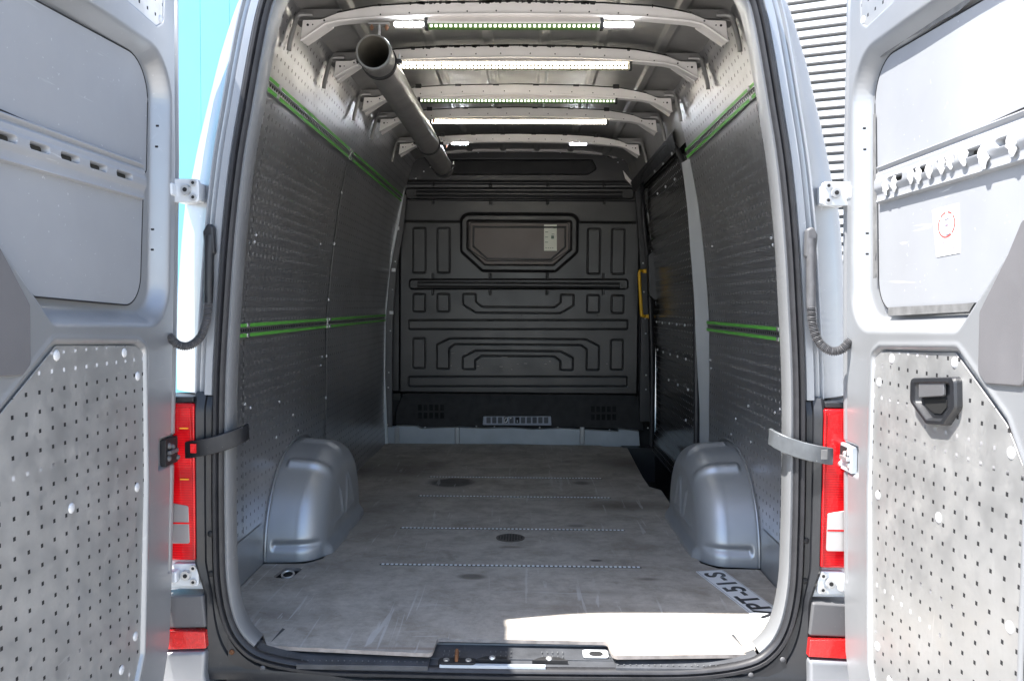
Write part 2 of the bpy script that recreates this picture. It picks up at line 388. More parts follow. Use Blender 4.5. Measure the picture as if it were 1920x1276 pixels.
def corrugated_building():
    r = empty('corrugated_building', (5, 5, GZ)); tag(r, 'light grey building wall of horizontal corrugated metal ribs right of the van', 'building')
    M['corr'] = simple('corrugated_metal', (.62, .62, .62), .4, .3, .04, 1)
    ang = math.radians(-24); ux, uy = math.cos(ang), math.sin(ang); ox, oy = 3.1, 5.2
    prof = []; z = GZ; p = .082
    while z < 6:
        prof += [(0, z), (0, z+.046), (.055, z+.050), (.055, z+.078)]; z += p
    rows = []
    for t_ in (-1.6, 9.0): rows.append([(ox+ux*t_-uy*d*1, oy+uy*t_+ux*d, zz) for d, zz in prof])
    B().grid(rows).make('wall_cladding', 'corr', r, ang=20, recalc=False)
    b = B(); 
    vs = [(ox+ux*t_-uy*d, oy+uy*t_+ux*d, zz) for t_ in (-1.6, 9) for d in (.05, .4) for zz in (GZ, 6)]
    b.add(vs, [(0, 1, 3, 2), (4, 6, 7, 5), (0, 4, 5, 1), (2, 3, 7, 6), (0, 2, 6, 4), (1, 5, 7, 3)]).make('wall_core', 'grey_plastic', r)
corrugated_building()

# ============================================================ VAN
van = empty('van', (0, 1.8, GZ)); tag(van, 'silver cargo van with both rear doors wide open showing its empty load space', 'van')
# wall half-width against height
WALL = [(-.03, .957), (.45, .957), (.92, .950), (1.05, .94), (1.2, .925), (1.35, .907), (1.5, .885), (1.65, .856), (1.75, .834), (1.85, .81), (1.93, .788), (2.0, .765), (2.04, .735)]
def wx(z): return float(lerp_tab(WALL, z))
YB = 3.60     # bulkhead plane
# ---- rear opening: outline of the rubber seal, right half, bottom centre to top centre
SEAL = [(0, -.062), (.30, -.060), (.536, -.055), (.69, -.030), (.762, .012), (.806, .085), (.828, .20), (.832, .34), (.832, .5), (.827, .77), (.813, 1.0), (.797, 1.2),
        (.773, 1.40), (.745, 1.56), (.722, 1.685), (.698, 1.80), (.676, 1.865), (.63, 1.925), (.54, 1.965), (.4, 1.985), (0, 1.995)]
half = smooth_curve(SEAL, 150)
nrm = np.gradient(half, axis=0); nrm = np.stack([nrm[:, 1], -nrm[:, 0]], 1); nrm /= np.linalg.norm(nrm, axis=1)[:, None]; nrm[0] = (0, -1); nrm[-1] = (0, 1)
def loop(off, y, sel=None):
    """closed ring round the whole opening at an offset (outwards +) from the seal; off, y may be functions of height"""
    o = np.array([off(z) if callable(off) else off for z in half[:, 1]]); yy = np.array([y(z) if callable(y) else y for z in half[:, 1]])
    P = half+nrm*o[:, None]; R = [(P[i, 0], yy[i], P[i, 1]) for i in range(len(P))]; L = [(-a, b, c) for a, b, c in R[-2:0:-1]]
    return R+L
def ring(name, prof, mat, label=None, zmin=None, ang=50):
    rows = [loop(o, y) for o, y in prof]
    if zmin is None: return B().grid(rows, True).make(name, mat, van, recalc=False, ang=ang, label=label)
    n = len(rows[0]); hl = len(half); idx = [i for i in range(hl) if half[i, 1] >= zmin]; i0 = idx[0]
    sel = list(range(i0, n-i0+1))
    rows = [[r[k % n] for k in sel] for r in rows]
    return B().grid(rows).make(name, mat, van, recalc=False, ang=ang, label=label)
# painted rear frame: seal seat -> ridge -> channel -> outer face -> body side
A0 = lambda z: float(lerp_tab([(.7, .135), (1.0, .148), (1.28, .146), (1.36, .134), (1.5, .125), (1.7, .11), (1.85, .092), (2.0, .08)], z))
def outy(z): return .02
ring('rear_frame', [(-.004, .012), (.012, .004), (.016, -.002), (.036, -.002), (.040, .006), (.044, .022), (.052, .026), (.060, .024), (.064, .010), (.068, .010), (.074, .032),
                    (lambda z: A0(z)-.012, .070), (lambda z: A0(z)+.014, .095), (lambda z: A0(z)+.030, .12), (lambda z: A0(z)+.042, .20), (lambda z: A0(z)+.05, .32)], 'paint', zmin=.735)
# inner flange that the seal grips, with the painted return behind it
ring('door_flange', [(-.023, -.004), (-.030, -.006), (-.034, .002), (-.036, .062), (-.030, .068), (.05, .10), (.13, .14)], 'paint_in', zmin=-.012)
# rubber seal
ring('door_seal', [(-.022, .006), (-.024, -.008), (-.019, -.016), (-.013, -.019), (-.009, -.014), (-.007, -.012), (-.004, -.020), (.004, -.020), (.009, -.012), (.010, .01)], 'rubber')
# black cladding around the lower half
def cladding():
    b = B()
    for s in (1, -1):
        zz = np.linspace(-.075, .745, 60)
        hs = half[half[:, 1] < 1.0]; lo = [h for h in hs if h[0] > .76]
        rows = []
        for z in zz:
            xs = float(np.interp(z, [h[1] for h in lo], [h[0] for h in lo])) if z > lo[0][1] else None
            if xs is None: xs = float(np.interp(z, [h[1] for h in hs], [h[0] for h in hs]))
            x0 = xs+.004; x3 = .888 if z > .26 else (.86 if z < .17 else .86+.028*(z-.17)/.09)
            tp = .018*max(0, (z-.70)/.045)
            prof = [(x0, .012), (x0+.006, .012), (x0+.010, -.004+tp), (x0+.45*(x3-x0), -.008+tp), (x0+.5*(x3-x0), -.016+tp), (x3-.008, -.026+tp), (x3, -.022+tp), (x3+.001, .06)]
            rows.append([(s*a, y, z) for a, y in prof])
        b.grid(rows)
        top = rows[-1]; b.add(top+[(top[-1][0], .06, .745), (top[0][0], .06, .745)], [tuple(range(len(top)+2))])
    b.make('corner_cladding', 'blackp', van, recalc=False, ang=30, split=True)
    # apron under the seal
    rows = []
    for k in range(len(half)):
        pass
    hs = half[(half[:, 0] < .80) & (half[:, 1] < .1)]
    rr = [[(x, -.001, z-.008) for x, z in hs], [(x, -.016, z-.016) for x, z in hs], [(x, -.018, min(z-.03, -.06)) for x, z in hs], [(x*1.04, -.02, -.20) for x, z in hs]]
    b = B(); b.grid(rr); b.grid([[(-x, y, z) for x, y, z in r] for r in rr]); b.make('sill_apron', 'blackp', van, recalc=False, split=True)
    for s in (1, -1):
        for px, py in ((492, 1252), (434, 1222)):
            P = U(px, py, 'y', -.02); B().dome((s*abs(P[0]), -.018, P[2]), (0, -1, 0), .008, .004).make('clip', 'rust' if px < 450 and s < 0 else 'grey_plastic', van)
        for z in (.34, .225):
            B().dome((s*.848, -.008, z), (0, -1, 0), .009, .004).make('clip', 'black', van)
cladding()
# ---- lamps, hinges, corner pieces, hoses
def mirror_poly(s, poly): return [(s*abs(a), b) for a, b in poly]
for s, sd in ((-1, 'left'), (1, 'right')):
    # tail light
    b = B(); b.box(*sorted((s*.884, s*.985)), -.026, .10, .268, .717)
    tl = b.make('tail_light', 'red', van, bevel=.008, seg=3)
    rr = [(.893, .535), (.975, .535), (.975, .702), (.895, .706)]
    B().prism(mirror_poly(s, rounded(rr, .006)), 'y', -.0295, -.0255).make('brake_lens', 'red', tl, bevel=.001)
    rr = [(.900, .318), (.976, .318), (.976, .438), (.903, .425)] if s < 0 else [(.897, .318), (.976, .318), (.976, .438), (.899, .424)]
    B().prism(mirror_poly(s, rounded(rr, .006)), 'y', -.0295, -.0255).make('reversing_lens', 'clear', tl, bevel=.001)
    B().box(*sorted((s*.899, s*.975)), -.0302, -.029, .374, .379).make('lens_divider', 'red', tl)
    b = B()
    for z in (.50, .645): b.box(*sorted((s*.900, s*.925)), -.0302, -.0285, z, z+.0035)
    if s < 0: b.make('reflex_strip', 'amber', tl, split=True)
    B().prism(mirror_poly(s, [(.8835, .272), (.8905, .272), (.8905, .712), (.8835, .712)]), 'y', -.031, -.02).make('lens_edge', 'red', tl, bevel=.003)
    # trim above/below the lens
    B().box(*sorted((s*.889, s*.985)), -.02, .10, .720, .735).make('lamp_surround', 'blackp', van, bevel=.003)
    # lower hinge bracket on a painted patch
    B().box(*sorted((s*.868, s*.985)), -.004, .02, .178, .264).make('hinge_patch', 'white', van, bevel=.004)
    for zc, xa, xb in ((.226, .878, .955), (1.315, .868, .955)):
        hb = B().prism(mirror_poly(s, rounded([(xa, zc-.034), (xb, zc-.034), (xb, zc+.032), (xa, zc+.032)], .010)), 'y', -.022, -.004).make('hinge_bracket', 'white', van, bevel=.003)
        B().box(*sorted((s*(xa+.006), s*(xb+.0)))[:2], -.006, .12, zc-.028, zc+.026).make('hinge_mount', 'white', van, bevel=.006)
        b = B()
        for dx, dz, r in ((.014, .020, .009), (.014, -.020, .009)):
            b.cyl((s*(xa+dx), -.022, zc+dz), (s*(xa+dx), -.028, zc+dz), r); b.m = 1; b.cyl((s*(xa+dx), -.027, zc+dz), (s*(xa+dx), -.0285, zc+dz), r*.5); b.m = 0
        b.cyl((s*(xa+.034), -.022, zc), (s*(xa+.034), -.034, zc), .015, .013); b.m = 1; b.cyl((s*(xa+.034), -.033, zc), (s*(xa+.034), -.0355, zc), .006); b.m = 0
        b.make('bolt', ['steel', 'black'], hb, bevel=.001)
        # hinge arm reaching the door
        B().box(*sorted((s*.93, s*.98)), -.05, -.006, zc-.018, zc+.018).make('hinge_arm', 'white', van, bevel=.006)
    # corner piece below, reflector, bumper corner
    poly = [(.862, .172), (.985, .166), (.985, .074), (.853, .078)]
    B().prism(mirror_poly(s, poly), 'y', -.035, .05).make('bumper_trim', 'grey_plastic', van, bevel=.006)
    B().prism(mirror_poly(s, [(.853, .071), (.99, .071), (.99, .016), (.849, .022)]), 'y', -.045, .05).make('rear_reflector', 'reflector', van, bevel=.003)
    B().prism(mirror_poly(s, [(.849, .016), (1.0, .010), (1.0, -.5), (.80, -.5), (.835, -.14), (.852, -.05)]), 'y', -.05, .3).make('bumper_corner', 'bumper', van, bevel=.012)
    # cable conduit looping to the door
    pts = [(.838, 1.205), (.838, 1.15), (.841, 1.06), (.843, .99)]
    head = rounded([(.822, 1.135), (.852, 1.135), (.856, 1.20), (.842, 1.225), (.824, 1.215)], .01)
    B().prism(mirror_poly(s, head), 'y', -.030, -.004).make('conduit_boot', 'hose' if s > 0 else 'blackp', van, bevel=.008, seg=3)
    B().tube([(s*.839, -.022, 1.19), (s*.839, -.024, 1.15), (s*.840, -.024, 1.06), (s*.842, -.026, 1.00)], [.013, .0135, .013, .0125], 14).make('conduit_sleeve', 'hose' if s > 0 else 'blackp', van)
    c = smooth_curve([(s*.842, -.026, 1.00), (s*.846, -.03, .95), (s*.860, -.04, .905), (s*.885, -.055, .882), (s*.912, -.065, .885), (s*.935, -.07, .91)], 150)
    B().tube([tuple(p) for p in c], [.0118+.0022*math.sin(k*1.9) for k in range(150)], 14).make('cable_conduit', 'hose', van)

# vehicle body outside (sides and roof) as real surfaces behind the frame, lower side skirts
def body_outer():
    b = B(); prof = [(.985, -.40), (1.015, .0), (1.02, .5), (1.0, 1.0), (.965, 1.36), (.915, 1.60), (.87, 1.80), (.82, 1.97), (.72, 2.09), (.5, 2.14), (0, 2.16)]
    P = smooth_curve(prof, 60); full = [(x, z) for x, z in P]+[(-x, z) for x, z in P[-2::-1]]
    rows = []
    for y, k in ((.30, .985), (.6, 1.0), (2.0, 1.0), (4.4, 1.0), (5.2, .93), (5.9, .85)):
        rows.append([(x*k, y, z if y < 5 else GZ+.22+(z-GZ-.22)*(.8 if y < 5.5 else .45)) for x, z in full])
    b.grid(rows).make('body_shell', 'paint', van, recalc=False)
    B().box(-.98, .98, .3, 5.8, -.40, -.24).make('underbody', 'black', van)
    bb = B(); bb.box(-.84, .84, -.16, -.03, -.40, -.115); bb.make('bumper_step', 'grey_plastic', van, bevel=.01)
    for y in (1.25, 4.6):
        for s in (1, -1):
            wv = B().cyl((s*.80, y, GZ+.34), (s*.99, y, GZ+.34), .34, n=40).make('wheel', 'rubber', van, bevel=.02)
            B().cyl((s*.985, y, GZ+.34), (s*.995, y, GZ+.34), .20, n=30).make('wheel_cover', 'steel', wv)
body_outer()

# ---- load floor
def load_floor():
    # body floor under the board
    B().box(-.97, .74, .12, 3.80, -.05, -.020).make('load_floor', 'paint_in', van)
    arch0, arch1, ax = .80, 1.68, .735
    poly = [(-.70, .034), (-.222, -.004), (-.212, .004), (-.208, .106), (.300, .098), (.306, .010), (.318, -.002), (.716, .022), (.742, .085), (.835, .10), (.93, .30), (.95, .50), (.95, arch0), (ax+.06, arch0+.005), (ax+.005, arch0+.07),
            (ax, arch1-.03), (ax+.03, arch1+.08), (.79, 1.83), (.795, 2.16), (.742, 2.24), (.742, 2.5), (.758, 3.0), (.775, 3.53), (.60, 3.56), (.60, 3.60), (-.955, 3.60), (-.955, arch1+.02), (-ax-.03, arch1), (-ax-.005, arch1-.05),
            (-ax-.005, arch0+.07), (-ax-.06, arch0+.005), (-.953, arch0), (-.95, .50), (-.93, .30), (-.835, .14), (-.74, .12)]
    hole = rounded([(-.872, .640), (-.80, .628), (-.785, .748), (-.855, .760)], .02, 4)
    # board with a cut-out tie-down hole, stitched by bmesh triangulation
    bm = bmesh.new()
    def edges(pl):
        vs = [bm.verts.new((a, c, 0)) for a, c in pl]; return [bm.edges.new((vs[i], vs[(i+1) % len(vs)])) for i in range(len(vs))]
    E1 = edges(rounded(poly, .012, 2)); E2 = edges([(float(a), float(c)) for a, c in hole]); r_ = bmesh.ops.triangle_fill(bm, use_beauty=True, edges=E1+E2)
    fs = [f for f in bm.faces]
    ex = bmesh.ops.extrude_face_region(bm, geom=fs); bmesh.ops.translate(bm, verts=[v for v in ex['geom'] if isinstance(v, bmesh.types.BMVert)], vec=(0, 0, -.011))
    bmesh.ops.recalc_face_normals(bm, faces=bm.faces)
    me = bpy.data.meshes.new('floor_board'); me.materials.append(M['floor']); me.materials.append(M['wood_edge'])
    bm.normal_update()
    for f in bm.faces:
        if abs(f.normal.z) < .5: f.material_index = 1
    bm.to_mesh(me); bm.free(); o = bpy.data.objects.new('floor_board', me); COL.objects.link(o); o.parent = van; o.matrix_parent_inverse = van.matrix_world.inverted()
    # tie-down cup in the hole
    B().box(-.885, -.775, .615, .765, -.0195, -.0165).make('tie_down_cup', 'black', o)
    t_ = [( -.83+.022*math.cos(a), .70+.022*math.sin(a), -.008+.006*math.sin(a)) for a in np.linspace(0, 2*math.pi, 16)]
    B().tube(t_, .004, 8).make('tie_down_ring', 'steel', o)
    # four slotted rails let into the board
    for y in (.803, 1.328, 1.955, 2.438):
        b = B(); b.box(-.505, .500, y-.006, y+.006, .0005, .0022); k = -.497; b.m = 1
        while k < .495:
            b.box(k, k+.010, y-.006, y+.006, .0024, .0045); k += .0175
        b.make('floor_rail', [simple('rail_channel', (.07, .07, .07), .5), simple('rail_teeth', (.85, .88, .92), .4, .1)], o)
    # round drain grille
    P = U(957, 1008, 'z', 0); b = B(); b.cyl((P[0], P[1], 0), (P[0], P[1], .0025), .062, n=32); b.m = 1
    for i in range(-4, 5):
        for j in range(-4, 5):
            if i*i+j*j < 18: b.box(P[0]+i*.012-.003, P[0]+i*.012+.003, P[1]+j*.012-.003, P[1]+j*.012+.003, .0026, .0032)
    b.make('drain_grille', [simple('grille_metal', (.14, .13, .12), .6, .5, .3, 40), 'black'], o)
    # step well in front of the side door
    b = B(); b.box(.74, .98, 1.80, 3.50, -.30, -.28); b.box(.735, .745, 1.80, 3.55, -.28, -.02); b.box(.74, .98, 1.78, 1.80, -.30, -.02); b.box(.74, .98, 3.50, 3.60, -.30, .0); b.box(.968, .99, 1.78, 3.62, -.30, .03)
    b.m = 0
    for k in range(9): b.box(.765, .965, 1.9+k*.17, 1.93+k*.17, -.279, -.272)
    b.make('step_well', 'blackp', van)
load_floor()

# ---- rear sill: plastic tread, latch striker and recesses
def sill():
    hs = half[(half[:, 0] < .74) & (half[:, 1] < .0)]
    r0 = [(x, .002, z+.024) for x, z in hs]; r1 = [(x*.995, .030, z+.030) for x, z in hs]; r2 = [(x*.97, .034, z+.018) for x, z in hs]; r3 = [(x*.96, .16, z+.022) for x, z in hs]
    b = B(); b.grid([r0, r1, r2, r3]); b.grid([[(-x, y, z) for x, y, z in r] for r in (r0, r1, r2, r3)]); b.make('threshold', 'sill', van, recalc=False)
    # plastic tread
    tr = B(); tr.prism([(-.020, -.030), (.012, -.026), (.018, -.022), (.13, -.022), (.13, -.045), (-.020, -.045)], 'x', -.60, -.222)
    tr.prism([(-.012, -.030), (.012, -.026), (.018, -.022), (.13, -.022), (.13, -.045), (-.012, -.045)], 'x', .315, .70)
    tr.prism([(.030, -.027), (.16, -.024), (.16, -.045), (.030, -.045)], 'x', -.222, .315)
    tr.prism([(.004, -.040), (.030, -.038), (.030, -.05), (.004, -.05)], 'x', .13, .315)
    tr.prism([(.004, -.040), (.030, -.038), (.030, -.05), (.004, -.05)], 'x', -.04, .05)
    tr.m = 1   # anti-slip bars
    for k in range(34):
        x = -.20+k*.0152
        if abs(x) > .19 and x < 0: continue
        if int(k/5) % 2 == 0: tr.box(x, x+.003, .062, .074, -.0245, -.021); tr.box(x, x+.003, .036, .046, -.0255, -.022)
    for k in range(70):
        x = -.59+k*.0175
        if -.225 < x < .31: continue
        if x < .69: tr.box(x, x+.004, -.004, .001, -.0275, -.024)
    s_ = tr.make('sill_tread', ['sill', simple('tread_bar', (.12, .125, .13), .5)], van, bevel=.003)
    # metal threshold strip under
    B().prism([(-.011, -.030), (.000, -.028), (.000, -.040), (-.011, -.040)], 'x', -.19, .115).make('sill_plate', 'strip_white', van, bevel=.002)
    # striker
    b = B(); b.prism(rounded([(-.195, -.010), (-.085, -.010), (-.085, .028), (-.195, .028)], .014), 'z', -.046, -.0235)
    st = b.make('latch_striker', 'black', van, bevel=.003)
    b = B()
    for x in (-.172, -.108): b.cyl((x, .006, -.024), (x, .006, -.020), .009, n=12)
    b.m = 1; b.tube([(-.142, .000, -.032), (-.142, .000, -.004), (-.142, .012, .004), (-.142, .024, -.004), (-.142, .024, -.032)], .005, 10)
    b.make('striker_loop', ['steel', 'rust'], st)
    # two triangular recesses and a square one
    for xa in (-.030, .135):
        B().prism([(xa-.06, .013), (xa+.045, .013), (xa+.018, .036), (xa-.030, .036)], 'z', -.035, -.0215).make('rubber_wedge', 'black', van, bevel=.002)
        B().dome((xa-.01, .022, -.0215), (0, -.2, 1), .010, .006).make('wedge_bolt', 'steel', van)
    rc = B().prism(rounded(rect(.225, .300, .035, .088), .010), 'z', -.025, -.020).make('latch_opening', 'white', van, bevel=.002)
    B().prism(rounded(rect(.243, .284, .040, .073), .018), 'z', -.021, -.0192).make('latch_hole', 'black', rc)
sill()

# ---- side wall linings
def wall_grid(name, s, y0, y1, z0, z1, off, mat, ny=90, nz=140, label=None):
    ys = np.linspace(y0, y1, ny); zs = np.linspace(z0, z1, nz); Yg, Zg = np.meshgrid(ys, zs, indexing='ij'); Xg = (lerp_tab(WALL, Zg)-off-.0012*np.sin(Yg*4.3+Zg*3.1)-.0010*np.sin(Zg*7.7-Yg*2.2+1))*s
    return gridmesh(name, Xg, Yg, Zg, mat, van, label=label)
wall_grid('wall_lining', -1, .14, 1.803, .0, 2.035, .0, 'perf_wall')
wall_grid('wall_lining', -1, 1.797, YB+.02, .0, 2.035, .003, 'perf_wall')
wall_grid('wall_lining', 1, .14, 1.76, .0, 2.035, .0, 'perf_wall')
wall_grid('door_header', 1, 1.76, YB+.02, 1.80, 2.035, .0, 'roof', nz=20)
# painted metal lower corner just inside the flange (bare of the lining)
for s in (-1, 1):
    wall_grid('lower_body_side', s, .14, .80, -.02, .16, .003, 'paint_in', nz=10)
def wall_details():
    # seam strip on the left, dashed rivet lines
    for s, ys in ((-1, (1.80,)),):
        for y in ys:
            rows = [[(s*(wx(z)-.004), y-.004, z) for z in np.linspace(.42, 1.68, 40)], [(s*(wx(z)-.006), y, z) for z in np.linspace(.42, 1.68, 40)], [(s*(wx(z)-.004), y+.004, z) for z in np.linspace(.42, 1.68, 40)]]
            B().grid(rows).make('seam_strip', 'steel', van, recalc=False)
    t = NT('dashed_seam'); q = t.math('FRACT', t.math('DIVIDE', t.math('ADD', t.sep()[2], 9.99), .0395)); t.set(base=t.mix(t.math('LESS_THAN', q, .38), (.10, .10, .105), (.55, .55, .55)), rough=.4, metal=.3); M['seam'] = t.m
    for s in (-1, 1):
        zs = np.linspace(.17, 1.95, 60); B().grid([[(s*(wx(z)-.0015), y, z) for z in zs] for y in (.578, .585)]).make('edge_seam', 'seam', van, recalc=False)
    pts = [(343.5, 760), (477, 712), (466, 990), (350, 1083)]
    b = B()
    for s in (-1, 1):
        for y, z in ((1.02, .60), (1.22, .52), (1.30, .44), (.98, .46), (1.55, 1.28), (.62, 1.22), (.63, 1.245), (.60, .64), (.66, .62), (1.70, .70), (1.72, .74)):
            b.dome((s*(wx(z)-.001), y, z), (-s, 0, 0), .006, .004, 8)
        for z in (.53, .74, 1.02, 1.3, 1.55):
            if s < 0: b.dome((s*(wx(z)-.004), 1.80, z), (-s, 0, 0), .010, .005, 8)
    b.make('rivet', 'rivet', van, split=True)
wall_details()
# ---- lashing rails with green inserts
def lashing_rail(s, y0, y1, zc, h=.051):
    xm = lambda z: wx(z)-.001
    ts = lambda dz: (s*xm(zc+dz), zc+dz)
    nx = (wx(zc+.02)-wx(zc-.02))/.04; n = Vector((-s*1, 0, 0)); tilt = Vector((s*nx, 0, 1)).normalized(); nn = Vector((-s*tilt.z, 0, s*s*nx*1.0)).normalized()
    if nn.x*s > 0: nn = -nn
    c = Vector((s*xm(zc), 0, zc))
    def P(a, d, y): v = c+tilt*a+nn*d; return (v.x, y, v.z)
    def strip(b, a0, a1, d0, d1):
        vs = [P(a, d, y) for y in (y0, y1) for a, d in ((a0, d0), (a1, d0), (a1, d1), (a0, d1))]
        b.add(vs, [(0, 1, 2, 3), (7, 6, 5, 4), (0, 4, 5, 1), (1, 5, 6, 2), (2, 6, 7, 3), (3, 7, 4, 0)])
    b = B(); strip(b, -h/2, h/2, .0, .004); strip(b, -h/2, -h/2+.0015, .004, .008); strip(b, h/2-.0015, h/2, .004, .008); strip(b, -.0110, -.0085, .004, .010); strip(b, .0085, .0110, .004, .010)
    r = b.make('lashing_rail', 'alu', van)
    g_ = B(); strip(g_, -h/2+.0016, -.0112, .0045, .0085); strip(g_, .0112, h/2-.0016, .0045, .0085); g_.make('green_insert', 'green', r)
    d = B(); y = y0+.02
    while y < y1-.02:
        a = [P(q*.006*math.cos(k), 0, 0) for k in (0,) for q in (0,)]
        vs = [P(.0055*math.cos(k*math.pi/4), .0046, y+.0065*math.sin(k*math.pi/4)) for k in range(8)]; d.add(vs, [tuple(range(8))]); y += .025
    d.make('rail_hole', 'black', r, recalc=False)
    return r, P
for s in (-1, 1):
    for zc in (.905, 1.745):
        segs = [(.22, 1.795), (1.825, 3.52)] if s < 0 else [(.22, 1.765)]
        for a, b_ in segs:
            r, P = lashing_rail(s, a, b_, zc)
            e = B()
            for yy in ([.60] if a < 1 else [])+([a+.012] if a > 1 else [b_-.01] if s < 0 else []):
                for aa in (-.018, .018):
                    v = [P(aa+da, d_, yy+dy) for dy in (-.012, .012) for da, d_ in ((-.007, .007), (.007, .007), (.007, .013), (-.007, .013))]
                    e.add(v, [(0, 1, 2, 3), (7, 6, 5, 4), (0, 4, 5, 1), (1, 5, 6, 2), (2, 6, 7, 3), (3, 7, 4, 0)])
            if e.v: e.make('rail_clip', 'steel', r, bevel=.002, split=True)

# ---- wheel arches
def wheel_arch(s):
    nA, nB = 150, 110; al = np.linspace(0, math.pi, nA); t_ = np.linspace(0, 1, nB)
    # generator: from wall (t=0) inwards (x), round the shoulder, then the flat inner face shrinking to the centre
    rho = []; dx = []
    for k in t_:
        if k < .35: q = k/.35; rho.append(1-.022*q); dx.append(.110*q)
        elif k < .70: q = (k-.35)/.35*math.pi/2; rho.append(.978-.258*(1-math.cos(q))); dx.append(.110+.108*math.sin(q))
        else: q = (k-.70)/.30; rho.append(.72*(1-q)+.001); dx.append(.218+.005*math.sin(q*math.pi))
    rho = np.array(rho); dx = np.array(dx); A, T = np.meshgrid(al, t_, indexing='ij'); Rr = np.broadcast_to(rho, A.shape).copy(); D = np.broadcast_to(dx, A.shape).copy()
    ca, sa = np.cos(A), np.sin(A); pe = np.where(ca < 0, 2.1, 2.5); Ryy = np.where(ca < 0, .475, .375); Yc, Rz = 1.30, .405
    uy = np.sign(ca)*np.abs(ca)**(2/pe); uz = np.abs(sa)**(2/pe)
    # pressed ribs running across the crown
    wgt = sstep(T, .07, .14)*(1-sstep(T, .54, .64))
    Rr += .046*np.exp(-((A-math.radians(121))/.055)**2)*wgt+.034*np.exp(-((A-math.radians(92))/.05)**2)*wgt
    Y = Yc+uy*Ryy*Rr; Z = uz*Rz*Rr
    # foot flange and groove near the floor
    foot = np.exp(-((Z-.062)/.012)**2)*sstep(T, .06, .12)*(1-sstep(T, .5, .62))*(np.cos(A) < 0); Y = Y+.016*foot
    D = D+.022*(1-sstep(Z, .02, .06))*sstep(T, .6, .69)
    # triangular stampings on the inner face
    f = sstep(T, .72, .76)
    for (yc, w_) in ((1.04, .0), (1.2, .0)):
        pass
    tri = [(1.02, .10), (1.13, .30), (1.20, .10)]; tri2 = [(1.26, .10), (1.30, .30), (1.42, .10)]
    for tr in (tri, tri2):
        sd = np.abs(sdf(tr, Y, Z)); D = D+.007*np.exp(-(sd/.010)**2)*f
    X = s*(.958-D)
    X = np.where(T < .01, s*.962, X)
    o = gridmesh('wheel_arch', X, Y, np.maximum(Z-.004, -.012), 'arch', van)
    # thin joint lip against the lining
    p = []
    for a in np.linspace(.001, math.pi-.001, 80):
        pe_, ry_ = (2.1, .483) if math.cos(a) < 0 else (2.5, .383)
        p.append((s*.953, Yc+math.copysign(abs(math.cos(a))**(2/pe_), math.cos(a))*ry_, abs(math.sin(a))**(2/pe_)*.413))
    B().tube(p, .006, 8).make('arch_lip', 'paint_in', o)
for s in (-1, 1): wheel_arch(s)

